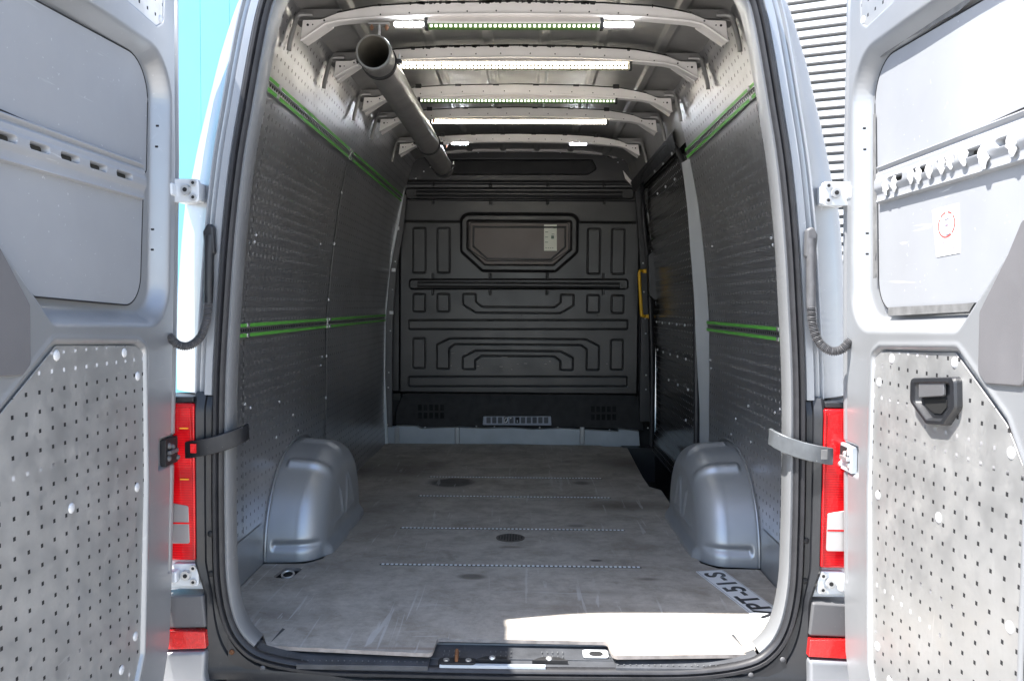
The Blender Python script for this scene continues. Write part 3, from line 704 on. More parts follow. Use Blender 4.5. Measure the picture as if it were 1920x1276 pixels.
# ---- roof
def roof():
    xs = np.linspace(-.80, .80, 260); prof = [(0, 2.100), (.30, 2.097), (.45, 2.09), (.58, 2.072), (.66, 2.05), (.72, 2.035), (.78, 2.01), (.84, 1.96)]
    ys = np.linspace(.10, YB+.1, 120); Xg, Yg = np.meshgrid(xs, ys, indexing='ij'); Z = lerp_tab(prof, np.abs(Xg))
    for c in (-.60, -.355, -.12, .12, .355, .60): Z = Z-.012*(1-sstep(np.abs(Xg-c), .014, .024))
    gridmesh('roof_skin', Xg, Yg, Z, 'roof', van)
    # rear header between the opening and the roof
    BOWS = [.56, 1.06, 1.65, 2.11, 2.79]
    top = [(0, 2.043), (.30, 2.038), (.485, 2.027), (.56, 2.014), (.612, 2.003), (.655, 1.986), (.668, 1.982), (.730, 1.980)]
    bot = [(.738, 1.905), (.650, 1.964), (.60, 1.975), (.45, 1.988), (.25, 1.995), (0, 1.998)]
    for i, y in enumerate(BOWS):
        lift = 0 if i == 0 else .012
        tp = [(x, z+(.004 if i else 0)) for x, z in top]; bt = [(x, z+(lift if x > .7 else 0)) for x, z in bot]
        right = tp+bt; poly = rounded(right[:-1]+[(x, z) for x, z in [(0, bt[-1][1])]]+[(-x, z) for x, z in bt[-2::-1]]+[(-x, z) for x, z in tp[:0:-1]], .004, 2)
        b = B(); b.prism(poly, 'y', y, y+.04)
        # downturned lip along the bottom edge and flange on top
        for sg in (1, -1):
            pts = [(sg*x, y-.003, z+.004) for x, z in bt]; b.tube(pts, .004, 6)
        bo = b.make('roof_bow', 'bow', van, bevel=.004)
        b = B()
        for sg in (1, -1):
            for x in (.06, .16, .26, .36, .46, .56): z = float(np.interp(x, [p[0] for p in tp], [p[1] for p in tp]))-.030; b.cyl((sg*x, y-.001, z), (sg*x, y+.001, z), .0028, n=8)
            b.cyl((sg*.712, y-.001, 1.963), (sg*.712, y+.001, 1.963), .0045, n=8); b.cyl((sg*.695, y-.001, 1.964), (sg*.695, y+.001, 1.964), .0025, n=8); b.cyl((sg*.655, y-.001, 1.978), (sg*.655, y+.001, 1.978), .0035, n=8)
        b.make('bow_hole', 'black', bo)
        # side brackets: rounded leg against the wall and a shelf behind
        for sg in (1, -1):
            p = [(sg*.70, y+.02, 2.004), (sg*.748, y+.012, 1.998), (sg*.760, y+.004, 1.96), (sg*.775, y, 1.90), (sg*.778, y, 1.875)]
            B().tube([tuple(q) for q in smooth_curve(p, 20)], .0085, 8).make('bow_bracket', 'roof', bo)
            pl = [(sg*.64, 1.978), (sg*.735, 1.915), (sg*.735, 1.925), (sg*.64, 1.987)]; B().prism(pl, 'y', y+.045, y+.085).make('bow_gusset', 'bow', bo, bevel=.002)
            B().prism([(sg*.60, 2.03), (sg*.64, 2.0), (sg*.70, 1.995), (sg*.765, 1.985), (sg*.765, 2.03)], 'y', y+.03, y+.10).make('bow_foot', 'roof', bo, bevel=.005)
        # black adhesive between bow and roof skin
        b = B()
        for sg in (1, -1):
            p = [(sg*x, y+.018, z+.004) for x, z in tp[:5]]; b.tube(p, .005 if i > 1 else .007, 6)
        if i < 2:
            for k in range(46):
                x = random.uniform(-.34, .34) if k > 10 else random.uniform(-.5, .5); z = float(np.interp(abs(x), [p[0] for p in tp], [p[1] for p in tp])); w2 = random.uniform(.003, .016)
                b.prism(rounded([(x-w2, z+.006), (x+w2, z+.006), (x+w2*.5, z-random.uniform(.001, .007)), (x-w2*.6, z-random.uniform(.001, .006))], .002, 2), 'y', y-.002, y+.01)
        else:
            for x in (-.47, -.28, -.10, .09, .28, .47): b.box(x-.014, x+.014, y-.002, y+.03, float(np.interp(abs(x), [p[0] for p in tp], [p[1] for p in tp]))-.004, 2.048)
        b.make('roof_adhesive', 'sealant', bo)
    # last bow flange, above the bulkhead
    T = UY([(768, 320), (770, 291), (823, 291), (850, 284), (960, 280), (1100, 285), (1140, 287), (1150, 292), (1162, 293), (1162, 310)], YB)
    xs_ = [(-.795, 2.00), (-.787, 2.062), (-.60, 2.062), (-.56, 2.085), (-.30, 2.103), (0, 2.107), (.30, 2.103), (.56, 2.085), (.63, 2.078), (.66, 2.062), (.73, 2.06), (.735, 2.03)]
    lo = [(x*.988 if abs(x) > .7 else x, z-(.020 if abs(x) < .7 else .012)) for x, z in xs_]; lo[0] = (-.785, 2.0); lo[-1] = (.722, 2.03)
    b = B(); b.prism(xs_+lo[::-1], 'y', YB-.03, YB+.02); b.make('front_header', 'bow', van, bevel=.002)
    B().box(-.85, .85, YB+.02, YB+.06, 1.9, 2.3).make('header_closure', 'black', van)
    # fifth panel dark stamping between bows 4 and 5
    # LED strips
    for i, (y, x0, x1, zlo, zhi, on) in enumerate([(.56, -.298, .300, 1.953, 1.969, 0), (1.06, -.468, .462, 1.955, 1.981, 1), (1.65, -.462, .468, 1.962, 1.978, 0), (2.11, -.462, .470, 1.961, 1.981, 1)]):
        zt = 1.990
        b = B(); b.prism([(y+.028, zhi+.001), (y+.028, zt+.012), (y+.020, zt+.012), (y-.0015, zhi+.006), (y-.0005, zhi+.001)], 'x', x0, x1)
        st = b.make('led_strip', 'bow', van, bevel=.0015)
        mt = 'led_on' if on else 'led_dim'
        e = B(); pr = [(y-.0015, zhi), (y+.001, zlo+.004), (y+.008, zlo-.001), (y+.018, zlo-.001), (y+.026, zlo+.004), (y+.0285, zhi)]; e.grid([[(x0+.004, *q) for q in pr], [(x1-.004, *q) for q in pr]]); mm = M[mt]
        if not on: mm = led_mat('led_strip_dim', 1.2, .017, (.07, .17, .03), (.95, 1, .8), 1, zlo, zhi-zlo)
        elif i == 3: mm = led_mat('led_strip_lit', 20, .0145, (.5, .46, .3), (1, .93, .80), 2, zlo, zhi-zlo)
        e.make('led_row', mm, st, recalc=False)
        B().box(x1-.001, x1+.010, y+.004, y+.03, zlo, zt).make('end_cap', 'black', st); B().box(x0-.010, x0+.001, y+.004, y+.03, zlo, zt).make('end_cap', 'black', st)
    for y in (.56, 2.79):
        for sg in (-1, 1):
            zz = 1.968 if y < 1 else 1.990
            b = B(); b.prism(rounded(rect(*sorted((sg*.308, sg*.416)), zz-.009, zz+.008), .006), 'y', y+.004, y+.03); sp = b.make('spot_lamp', 'bow', van, bevel=.002)
            b = B(); b.prism(rounded(rect(*sorted((sg*.311, sg*.413)), zz-.010, zz+.006), .006), 'y', y-.001, y+.004); b.make('lamp_lens', 'spot', sp, bevel=.002)
roof()

# ---- bulkhead
def bulkhead():
    x0, x1, z0, z1 = -.93, .90, .30, 2.10; nx, nz = 700, 640
    Xg, Zg = np.meshgrid(np.linspace(x0, x1, nx), np.linspace(z0, z1, nz), indexing='ij'); H = np.zeros_like(Xg)
    def sym(pl, shift=-.005): return [(2*shift-x, z) for x, z in pl]
    def groove(pl, r=.012, depth=.009, w_=.0040, raise_=.004):
        nonlocal H
        sd = sdf(rounded(pl, r, 5), Xg, Zg); H -= depth*np.exp(-(sd/w_)**2); H += raise_*(1-sstep(sd, -.006, 0))
    P = lambda pts: UY(pts, YB)
    R = lambda a, b, c, d: P([(a, b), (c, b), (c, d), (a, d)])
    for r_ in (R(774.5, 427, 798, 511), R(820, 427, 843, 511), R(774.5, 551, 797, 584), R(820, 551, 842.5, 584), R(774.5, 634, 797, 690)): groove(r_); groove(sym(r_))
    # channels
    groove(R(766, 600, 1177, 617)); groove(R(766, 706, 1176, 724))
    c = -.005
    u1 = P([(868, 551), (891, 551), (891, 566), (905, 575), (973, 575)]); u2 = P([(973, 585.5), (893, 585.5), (869, 571)])
    groove(u1+sym(u1)[::-1]+sym(u2)[::-1]+u2) if False else None
    def band(outer, inner):
        a = P(outer); b_ = P(inner); poly = a+sym(a)[::-1]+sym(b_)+b_[::-1]; return poly
    # U shape
    o_ = P([(868, 551), (868, 571), (892, 586)]); i_ = P([(904, 575), (892, 566), (892, 551)])
    groove(o_+sym(o_)[::-1]+sym(i_[::-1])[::1]+i_ if False else o_+[(2*c-x, z) for x, z in o_[::-1]]+[(2*c-x, z) for x, z in i_[::-1]]+i_, .008)
    o_ = P([(819, 691), (819, 646), (843, 634)]); i_ = P([(853, 645), (842, 653), (842, 691)])
    groove(o_+[(2*c-x, z) for x, z in o_[::-1]]+[(2*c-x, z) for x, z in i_[::-1]]+i_, .008)
    o_ = P([(867.5, 692), (867.5, 669), (891, 657)]); i_ = P([(903, 667), (891, 675), (891, 692)])
    groove(o_+[(2*c-x, z) for x, z in o_[::-1]]+[(2*c-x, z) for x, z in i_[::-1]]+i_, .008)
    # window surround: raised frame with a dished rim
    wpx = [(862, 401), (1086, 401), (1086, 470), (1050, 509), (905, 509), (862, 474)]
    cx = P([(974, 401)])[0][0]
    W = P([(865, 402), (865, 472), (905, 508)]); W = W+[(2*cx-x, z) for x, z in W[::-1]]; sdw = sdf(rounded(W, [.06, .03, .03, .03, .03, .06], 8), Xg, Zg)
    H += .028*(1-sstep(sdw, -.012, .010)); H -= .034*(1-sstep(sdw, -.055, -.036)); H += .010*(1-sstep(sdw, -.085, -.078))
    H -= .030*(1-sstep(sdw, -.097, -.092))
    # two hooked load bars in deep channels
    for za, zb in ((353, 372), (524, 541)):
        pl = R(760 if za < 400 else 768, za, 1188 if za < 400 else 1177, zb); sd = sdf(rounded(pl, .02), Xg, Zg); H -= .022*(1-sstep(sd, -.004, .008))
        for px in (811, 919, 1026, 1132):
            xx = P([(px, 500)])[0][0]; zc = P([(px, (za+zb)/2)])[0][1]
            for zz in (zc+.058, zc-.058): H -= .006*np.exp(-((Xg-xx)/.007)**2)*(np.abs(Zg-zz) < .018)
    # upper recess
    q = P([(838, 300), (1110, 300), (1118, 316), (1102, 326), (838, 326)]); sd = sdf(rounded(q, .02), Xg, Zg); H -= .028*(1-sstep(sd, -.008, .008))
    zt = P([(960, 343)])[0][1]; H += .012*np.exp(-((Zg-zt)/.010)**2)
    zt = P([(960, 418)])[0][1]; zu = P([(960, 378)])[0][1]; H -= .012*sstep(Zg, zt-.004, zt+.02)*(1-sstep(Zg, zu, zu+.02))*sstep(sdw, .0, .02)
    # side folds
    H -= .03*(1-sstep(Xg, -.865, -.845)); H -= .03*sstep(Xg, .845, .865)
    H += .0012*np.sin(Xg*9)+.0009*np.sin(Zg*13+1)
    zlow = P([(960, 737)])[0][1]
    H -= .085*(1-sstep(Zg, zlow-.02, zlow+.008))
    M['bulk'] = simple('bulkhead_plastic', (.024, .0245, .026), .355, 0, .35, 3, bump=.12, bscale=420, scratch=.10, scol=(.3, .3, .3))
    # cut to the silhouette of the wall
    lim = lerp_tab([(.3, .955), (.92, .955), (1.27, .93), (1.54, .885), (1.86, .82), (2.0, .79), (2.08, .77)], Zg)
    msk = (Zg < 2.085-.05*(np.abs(Xg)/.75)**4) & (np.abs(Xg) < lim)
    bh = gridmesh('bulkhead', Xg, YB-H, Zg, 'bulk', van, mask=msk)
    B().box(-1.0, 1.0, YB+.13, YB+.17, -.05, 2.2).make('bulkhead_back', 'black', bh)
    # window glass
    G = P([(868, 404), (868, 472), (905, 502)]); G = G+[(2*cx-x, z) for x, z in G[::-1]]
    wd = B().prism(rounded(G, [.035, .02, .02, .02, .02, .035]), 'y', YB+.004, YB+.008).make('cab_window', 'glass', bh)
    G2 = P([(881, 417), (881, 468), (913, 489)]); G2 = rounded(G2+[(2*cx-x, z) for x, z in G2[::-1]], .02); B().tube([(x, YB+.004, z) for x, z in G2+G2[:2]], .0035, 6, cap=False).make('window_seal', 'rubber', bh)
    # paper label on the glass
    q = P([(1020, 421), (1044, 421), (1044, 470), (1020, 470)]); lb = B().prism(q, 'y', YB+.001, YB+.003).make('window_label', 'paper', wd)
    b = B(); zs = [p[1] for p in q]; xl, xr, zb_, zt_ = q[0][0], q[1][0], min(zs), max(zs)
    for k in range(3): z = zt_-.055-k*.036; b.box(xl+.008, xl+.030, YB+.0002, YB+.0008, z, z+.004)
    for k in range(4): b.box(xl+.012+k*.016, xl+.020+k*.016, YB+.0002, YB+.0008, zb_+.018, zb_+.022)
    b.box(xl+.052, xl+.072, YB+.0002, YB+.0008, zt_-.10, zt_-.078)
    b.box(xl+.055, xl+.075, YB+.0002, YB+.0008, zt_-.070, zt_-.066)
    b.m = 1; b.box(xr-.024, xr-.006, YB+.0002, YB+.0008, zt_-.026, zt_-.014)
    b.make('label_print', ['ink', 'inkgreen'], lb, split=True)
    # load bars
    for za, zb, xa, xb in ((353, 372, 772, 1178), (524, 541, 775, 1171)):
        (a, zz), (c_, _) = P([(xa, (za+zb)/2), (xb, (za+zb)/2)]); c_ = -.01-a
        bb = B()
        prof = [(YB+.006, zz-.022), (YB-.010, zz-.020), (YB-.016, zz-.010), (YB-.004, zz-.006), (YB-.004, zz+.004), (YB-.016, zz+.008), (YB-.010, zz+.020), (YB+.006, zz+.022)]
        bb.prism(prof, 'x', a+.03, c_-.03)
        for xx, sg in ((a+.03, -1), (c_-.03, 1)):
            bb.prism(rounded([(xx, zz-.021), (xx+sg*.032, zz-.021), (xx+sg*.032, zz+.021), (xx, zz+.021)], [.001, .02, .02, .001]), 'y', YB-.010, YB+.006)
        br = bb.make('load_bar', 'bulk', bh, bevel=.002)
        b = B()
        for xx in (a+.014, c_-.014): b.cyl((xx, YB-.0112, zz), (xx, YB-.0095, zz), .005, n=10)
        b.make('bar_bolt', 'black', br, split=True)
    # small fixing holes row and screws
    b = B()
    for px in np.arange(787, 1160, 28.4): (xx, zz), = P([(px, 608.5)]); b.cyl((xx, YB-.0052, zz), (xx, YB-.004, zz), .0035, n=8)
    for px in (837, 978, 1120): (xx, zz), = P([(px, 591)]); b.cyl((xx, YB-.0012, zz), (xx, YB, zz), .005, n=8)
    b.make('fixing_hole', 'black', bh, split=True)
    b = B()
    for px, py in [(777, 296), (795, 322), (780, 335), (846, 288), (897, 286), (948, 285), (999, 285), (1051, 286), (1102, 288), (1128, 290), (1156, 296), (1158, 305)]: 
        (xx, zz), = P([(px, py)]); b.dome((xx, YB-.012, zz), (0, -1, 0), .006, .004, 8)
    b.make('screw', 'rivet', bh, split=True)
    # paint scuffs on the lower field
    b = B()
    for px, py, w_ in ((847, 662, 4), (873, 662.5, 4), (943, 669, 8), (938, 687, 4), (895, 686, 3), (984, 681, 4), (1022, 682, 3), (1115, 669, 4), (1137, 681.5, 2), (959, 692, 1.5), (845, 685, 1.5), (1030, 677, 2), (970, 682, 2)):
        (xx, zz), (x2, _) = P([(px, py), (px+w_, py)]); b.prism(rounded([(xx-(x2-xx), zz-.001), (x2, zz-.002), (x2+.004, zz+.001), (xx, zz+.002)], .001, 2), 'y', YB-.002, YB+.004)
    b.make('paint_scuff', simple('scuff', (.30, .28, .26), .7), bh, split=True)
    # bottom kick section: overhung, with vents and cell row
    ya = YB+.076
    b = B(); lowp = UY([(741, 800), (742, 770), (752, 745), (765, 735), (1190, 738), (1200, 752), (1206, 775), (1207, 806), (1160, 808), (1150, 803), (1050, 801), (790, 802), (782, 799)], ya)
    M['kick'] = simple('kick_plastic_shaded', (.008, .008, .009), .65, 0, .2, 9); b.prism(lowp, 'y', ya, ya+.03); b.make('kick_panel', 'kick', bh, bevel=.004)  # shade under the overhang is put into this darker, matte colour
    for pxs in ((783, 835), (1107, 1157)):
        v = B()
        for i in range(5):
            for j in range(2):
                a = pxs[0]+i*(pxs[1]-pxs[0])/5; q = UY([(a+1, 758+j*15+(3 if pxs[0] > 900 else 0)), (a+8, 758+j*15+(3 if pxs[0] > 900 else 0)), (a+8, 769+j*15+(3 if pxs[0] > 900 else 0)), (a+1, 769+j*15+(3 if pxs[0] > 900 else 0))], ya)
                v.prism(q, 'y', ya-.0015, ya+.001)
        v.make('air_vent', simple('vent_hole', (.003, .003, .004), .9), bh)
    q = UY([(906, 780), (1033, 780), (1034, 797), (905, 796)], ya-.02)
    vt = B().prism(rounded(q, .006), 'y', ya-.028, ya+.002).make('console_vent', 'vent_grey', bh, bevel=.003)
    b = B()
    for i in range(11):
        a = 912+i*10.8; q = UY([(a, 781.5), (a+8, 781.5), (a+8, 793), (a, 793)], ya-.029); b.m = 1 if i == 5 else 0; b.prism(rounded(q, .004, 3), 'y', ya-.0295, ya-.0275)
    b.make('vent_cell', ['vent_cell', 'black'], vt)
    (xx, zz), = UY([(948.5, 787.3)], ya-.03)
    b = B(); b.tube([(xx+.011*math.cos(a)+.008*math.sin(a)*.6, ya-.031, zz+.017*math.sin(a)) for a in np.linspace(0, 2*math.pi, 20)], .0035, 6)
    (x2, z2), = UY([(957.5, 783.5)], ya-.03); b.prism([(x2-.006, z2+.004), (x2+.008, z2+.006), (x2-.001, z2-.006)], 'y', ya-.032, ya-.030)
    b.make('vent_mark', 'stick_white', vt)
    (x3, z3), = UY([(970, 789)], ya-.03); B().box(x3-.004, x3+.004, ya-.032, ya-.030, z3-.010, z3+.008).make('vent_button', 'vent_grey', vt)
    # pale painted lower strip
    ys = YB+.012
    b = B(); st = UY([(722, 832), (722, 800), (740, 800), (742, 798), (782, 799), (790, 803), (860, 801), (905, 803), (960, 802), (1000, 805), (1050, 803), (1110, 806), (1160, 809), (1160, 804), (1198, 808), (1200, 838), (960, 832)], ys)
    b.prism(st, 'y', ys, ys+.06); b.make('lower_strip', 'strip_white', bh, bevel=.003)
    b = B()
    for px in (740, 853, 1087): q = UY([(px, 800), (px+9, 800), (px+9, 832), (px, 832)], ys); b.prism(q, 'y', ys-.012, ys+.01)
    b.make('strip_rib', 'paint_in', bh, bevel=.006, split=True)
    b = B()
    for px, py in [(797, 801), (893, 799), (927, 800), (1012, 801), (1046, 801), (1143, 806), (726, 796), (1215, 802)]:
        (xx, zz), = UY([(px, py)], YB); b.dome((xx, YB+.004, zz), (0, -1, 0), .006, .004, 8)
    b.make('screw', 'rivet', bh, split=True)
    # left edge trims: pale strip from floor to roof, dark post, screws
    b = B(); L = UY([(722, 832), (718, 700), (717, 600), (725, 500), (738, 430), (752, 360), (757, 330), (761, 330), (757, 365), (745, 432), (731, 505), (723, 600), (722, 700), (727, 832)], YB-.06)
    b.prism(L, 'y', YB-.06, YB-.045); b.make('edge_trim', 'white', bh)
    b = B(); L = UY([(727, 800), (723, 700), (724, 600), (732, 505), (746, 432), (757, 365), (762, 365), (756, 432), (743, 505), (736, 600), (735, 700), (735, 800)], YB-.05)
    b.prism(L, 'y', YB-.052, YB-.02); b.make('edge_post', 'grey_plastic', bh, bevel=.003)
    b = B()
    for px, py, q in ((738, 506, 1), (734, 586, 1), (745, 428, 1), (742, 438, 0), (741, 490, 0), (736, 543, 0), (732, 620, 0), (729, 698, 0), (728, 726, 0), (726, 796, 0)):
        (xx, zz), = UY([(px, py)], YB-.055)
        if q: b.box(xx-.014, xx+.014, YB-.058, YB-.053, zz-.012, zz+.012)
        else: b.dome((xx, YB-.053, zz), (0, -1, 0), .006, .004, 8)
    b.make('trim_clip', 'rivet', bh, split=True)
bulkhead()

# ---- sliding side door seen from inside
def side_door():
    ya, yb = 1.98, 3.46; za, zb = -.02, 1.86
    ys = np.linspace(ya-.1, yb, 60); zs = np.linspace(za, zb, 160); Yg, Zg = np.meshgrid(ys, zs, indexing='ij')
    W_ = [(-.03, .965), (.3, .965), (.9, .955), (1.2, .93), (1.5, .90), (1.75, .865), (1.9, .83)]
    X = lerp_tab(W_, Zg)+.0
    # horizontal mid-rail pressing and step
    X = X-.012*(1-sstep(np.abs(Zg-.84), .10, .13)); X = X-.02*(1-sstep(Zg, .05, .16))
    X = X-.010*(1-sstep(np.abs(Zg-1.42), .02, .04))
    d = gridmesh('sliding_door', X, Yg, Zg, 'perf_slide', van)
    xx = lambda z: float(lerp_tab(W_, z))
    # door recess rim: dark rounded strip around, front and top
    path = [(xx(.0)-.03, yb-.02, .02), (xx(.6)-.03, yb-.02, .6), (xx(1.2)-.03, yb-.02, 1.2), (xx(1.6)-.03, yb-.02, 1.60), (xx(1.78)-.02, yb-.10, 1.76), (.80, yb-.35, 1.83), (.797, 2.9, 1.85), (.795, 2.4, 1.86), (.797, 2.12, 1.855), (.81, 1.98, 1.82), (.835, 1.92, 1.74), (.875, 1.905, 1.55), (.905, 1.90, 1.2), (.915, 1.90, .9), (.925, 1.90, .5), (.93, 1.90, .0)]
    B().tube([tuple(p) for p in smooth_curve(path, 120)], .014, 10).make('side_door_seal', 'rubber', van)
    # dark header above the door
    b = B(); rows = []
    for y in np.linspace(1.9, yb+.1, 12): rows.append([(x, y, z) for x, z in ((.80, 1.80), (.78, 1.87), (.80, 1.90))])
    b.grid(rows).make('header_trim', 'blackp', van, recalc=False)
    # painted pillar between lining and door opening
    zz = np.linspace(-.02, 1.72, 60); rows = []
    for z in zz:
        w0 = wx(z)-.001; bul = lerp_tab([(-.02, .006), (.5, .018), (.9, .040), (1.3, .035), (1.72, .012)], z)
        rows.append([(w0+.0, 1.74, z), (w0-.002, 1.765, z), (w0-bul*.8, 1.86, z), (w0-bul, 1.885, z), (w0-bul+.01, 1.90, z), (w0+.03, 1.905, z)])
    B().grid(rows).make('side_pillar', 'white', van, recalc=False)
    # front pillar of the opening next to the bulkhead: dark post and pale strip
    b = B(); L = UY([(1199, 790), (1202, 600), (1201, 500), (1196, 420), (1190, 345), (1200, 345), (1206, 420), (1213, 500), (1216, 600), (1220, 790)], YB-.06)
    b.prism(L, 'y', YB-.06, YB-.02); b.make('front_pillar', 'blackp', van, bevel=.004)
    for L in ([(1232, 690), (1238, 690), (1245, 740), (1246, 850), (1240, 860), (1236, 760)], [(1229, 565), (1236, 570), (1240, 585), (1232, 585)], [(1221, 450), (1228, 470), (1230, 476), (1222, 478), (1219, 430), (1214, 400), (1216, 390)]):
        b = B(); b.prism(UY(L, YB-.20), 'y', YB-.20, YB-.185); b.make('door_edge_strip', 'white', d)
    b = B()
    for px, py in ((1207, 432), (1207, 441), (1206, 493), (1208, 547), (1210, 597), (1211, 625), (1212, 703), (1212, 730), (1215, 802)):
        (a, c), = UY([(px, py)], YB-.07); b.dome((a, YB-.061, c), (0, -1, 0), .006, .004, 8)
    b.make('screw', 'rivet', van, split=True)
    # pale header corner bracket at top of front pillar
    b = B(); b.prism(UY([(1168, 320), (1180, 335), (1190, 346), (1196, 360), (1191, 360), (1184, 348), (1172, 335)], YB-.03), 'y', YB-.04, YB-.03); b.make('corner_bracket', 'bow', van)
    # yellow grab handle
    h = UY([(1207, 508), (1199, 508), (1198, 520), (1202, 586), (1204, 592), (1213, 593)], YB-.09); y_ = YB-.11
    pts = [(h[0][0], y_+.04, h[0][1]), (h[1][0], y_, h[1][1]), (h[2][0], y_, h[2][1]), (h[3][0], y_, h[3][1]), (h[4][0], y_, h[4][1]), (h[5][0], y_+.04, h[5][1])]
    gh = B().tube([tuple(p) for p in smooth_curve(pts, 40)], .011, 12).make('grab_handle', 'yellow', van)
    b = B()
    for q in (h[0], h[5]): b.box(q[0]-.004, q[0]+.024, y_+.02, y_+.05, q[1]-.014, q[1]+.014)
    b.make('handle_foot', 'yellow', gh, bevel=.004, split=True)
    # black latch cover and pull on the sliding door
    L = UY([(1215, 478), (1224, 470), (1236, 474), (1237, 560), (1228, 563), (1217, 553)], YB-.25); B().prism(rounded(L, .012), 'y', YB-.25, YB-.20).make('door_pull', 'blackp', d, bevel=.008, seg=3)
    # rows of bright screws
    b = B()
    def at(px, py, x):
        P = U(px, py, 'x', x); return (float(P[0]), float(P[1]), float(P[2]))
    for px, py in ((1259.5, 288), (1243, 306), (1227.5, 321), (1265, 336), (1248, 350), (1233, 363), (1242, 605), (1255, 606), (1269, 608), (1284, 609.5), (1243.5, 660), (1256.5, 664), (1270.5, 668), (1286, 673), (1254, 712), (1271, 721), (1290, 730), (1286, 787), (1233, 655), (1231, 603)):
        z0 = float(at(px, py, .92)[2]); xs_ = float(lerp_tab(W_, z0))-.014; P = at(px, py, xs_-.006)
        if 1.95 < P[1] < 3.6: b.dome(P, (-1, -.4, 0), .0085, .004, 10)
    b.make('door_screw', 'rivet', d, split=True)
    # yellow pull strap reflected-looking cord hanging on the door
side_door()

# ============================================================ REAR DOORS
XD = .935
def rear_door(s):
    hx = lambda px, py: tuple(UX([(px, py)], -XD)[0])
    edge = UX([(338, 0), (340, 300), (335, 600), (330, 900), (327, 1050), (321, 1200), (309, 1276)], -XD); edge = sorted([(z, y) for y, z in edge])
    z_lo, z_hi = -.24, 1.98; nu, nv = 230, 620
    vz = np.linspace(z_lo, z_hi, nv); ye = np.interp(vz, [e[0] for e in edge], [e[1] for e in edge]); lowest = vz < edge[0][0]
    ye = np.where(lowest, edge[0][1]-(edge[0][0]-vz)*.9-((edge[0][0]-vz)*2.2)**2, ye); ye = np.where(vz > edge[-1][0], edge[-1][1]-.25*(vz-edge[-1][0])**2*8, ye)
    yf = -.89; uu = np.linspace(0, 1, nu); Uu, Vz = np.meshgrid(uu, vz, indexing='ij'); Yg = yf+(ye-yf)[None, :]*Uu
    Dp = np.zeros_like(Yg)
    # big recess
    O = UX([(-150, -210), (165, 0), (324, 105), (317, 614), (100, 613), (0, 465), (-50, 369), (-150, 360)], -XD)
    O = [(max(a, -.865), b) for a, b in O]
    sdo = sdf(rounded(O, [.03, 0, .13, .12, .05, 0, 0, .03], 12), Yg, Vz); Dp += .045*(1-sstep(sdo, -.046, .002))
    # door lower panel recess
    PP = UX([(100, 643), (258, 643), (272, 655), (275, 900), (268, 1225), (255, 1290), (225, 1330), (-75, 1375), (-75, 870), (0, 772)], -XD); PP = [(max(a, -.868), b) for a, b in PP]
    sdp = sdf(rounded(PP, .022, 6), Yg, Vz); Dp += .012*(1-sstep(sdp, -.006, .006)); Dp -= .003*np.exp(-((sdp-.010)/.006)**2)
    # upper window-height panel recess
    UP = UX([(218, -60), (240, 0), (295, 47), (306, 40), (308, -60)], -XD)
    sdu = sdf(rounded(UP, .012, 4), Yg, Vz); Dp += .006*(1-sstep(sdu, -.004, .004))
    # rim near the hinge: rolled edge and shallow bead
    dist = ye[None, :]-Yg
    Dp += .03*(1-sstep(dist, .0, .012)); Dp += .006*np.exp(-((dist-.030)/.006)**2)*(Vz > .25)
    # strap bracket pocket
    zc = .59; Dp += .012*(1-sstep(np.maximum(np.abs(Vz-zc)-.040, np.abs(dist-.06)-.05), -.008, .006))
    Dp += .0008*np.sin(Yg*11+Vz*5)
    X = s*(XD+Dp)
    d = gridmesh('rear_door', X, Yg, Vz, 'paint_in' if s > 0 else 'paint_in', van, label='rear door opened to the %s' % ('left' if s < 0 else 'right'))
    # outer skin and edges
    b = B(); E = [(ye[k], vz[k]) for k in range(0, nv, 12)]; E.append((ye[-1], vz[-1]))
    outl = [(yf, z_lo)]+E+[(yf, z_hi)]
    b.grid([[(s*(XD+.031), y, z) for y, z in E], [(s*(XD+.06), y+.004, z) for y, z in E], [(s*(XD+.085), y-.01, z) for y, z in E], [(s*(XD+.090), yf, z) for y, z in E]])
    b.box(*sorted((s*(XD), s*(XD+.09))), yf-.02, yf-.001, z_lo, z_hi); b.box(*sorted((s*XD, s*(XD+.085))), yf, -.15, z_hi, z_hi+.01)
    b.make('door_skin', 'paint', d, recalc=False)
    # flat glued panel in the recess (two sheets) with dark joint behind
    XP = XD+.036
    A = UX([(-60, -68), (75, 5), (278, 115), (274, 325), (0, 206), (-60, 180)], -XP); rA = [0, 0, .10, .012, 0, 0]
    Bq = UX([(-60, 277), (0, 293), (268, 366), (262, 574), (62, 556), (0, 468), (-60, 355)], -XP); rB = [0, 0, .012, .085, .02, 0, 0]
    def offset(pl, k):
        c = np.mean(pl, 0); return [tuple(np.array(p)+(np.array(p)-c)/np.linalg.norm(np.array(p)-c)*k) for p in pl]
    for pl, rl_ in ((A, rA), (Bq, rB)):
        rp = rounded(pl, rl_, 10)
        B().prism(rp, 'x', s*XP, s*(XP+.003)).make('inner_panel', 'door_panel', d)
        B().tube([(s*(XP+.0005), a, c) for a, c in rp+rp[:1]], .0022, 6, cap=False).make('panel_joint', 'black', d)
    # slotted rail across
    XR = XD+.022
    zl = UX([(200, 330)], -XR)[0][1]; z1, z2 = 1.268, 1.372; nyr, nzr = 420, 90
    (y_a, _), = UX([(271, 340)], -XR)
    Yr, Zr = np.meshgrid(np.linspace(-.872, y_a+.004, nyr), np.linspace(z1, z2, nzr), indexing='ij')
    h = np.zeros_like(Yr)
    h = .018*sstep(Zr, z1, z1+.006)*(1-sstep(Zr, z2-.010, z2)) - .008*np.exp(-((Zr-1.353)/.005)**2) + .004*np.exp(-((Zr-1.3165)/.014)**4) - .004*np.exp(-((Zr-1.286)/.012)**4)
    slots = []
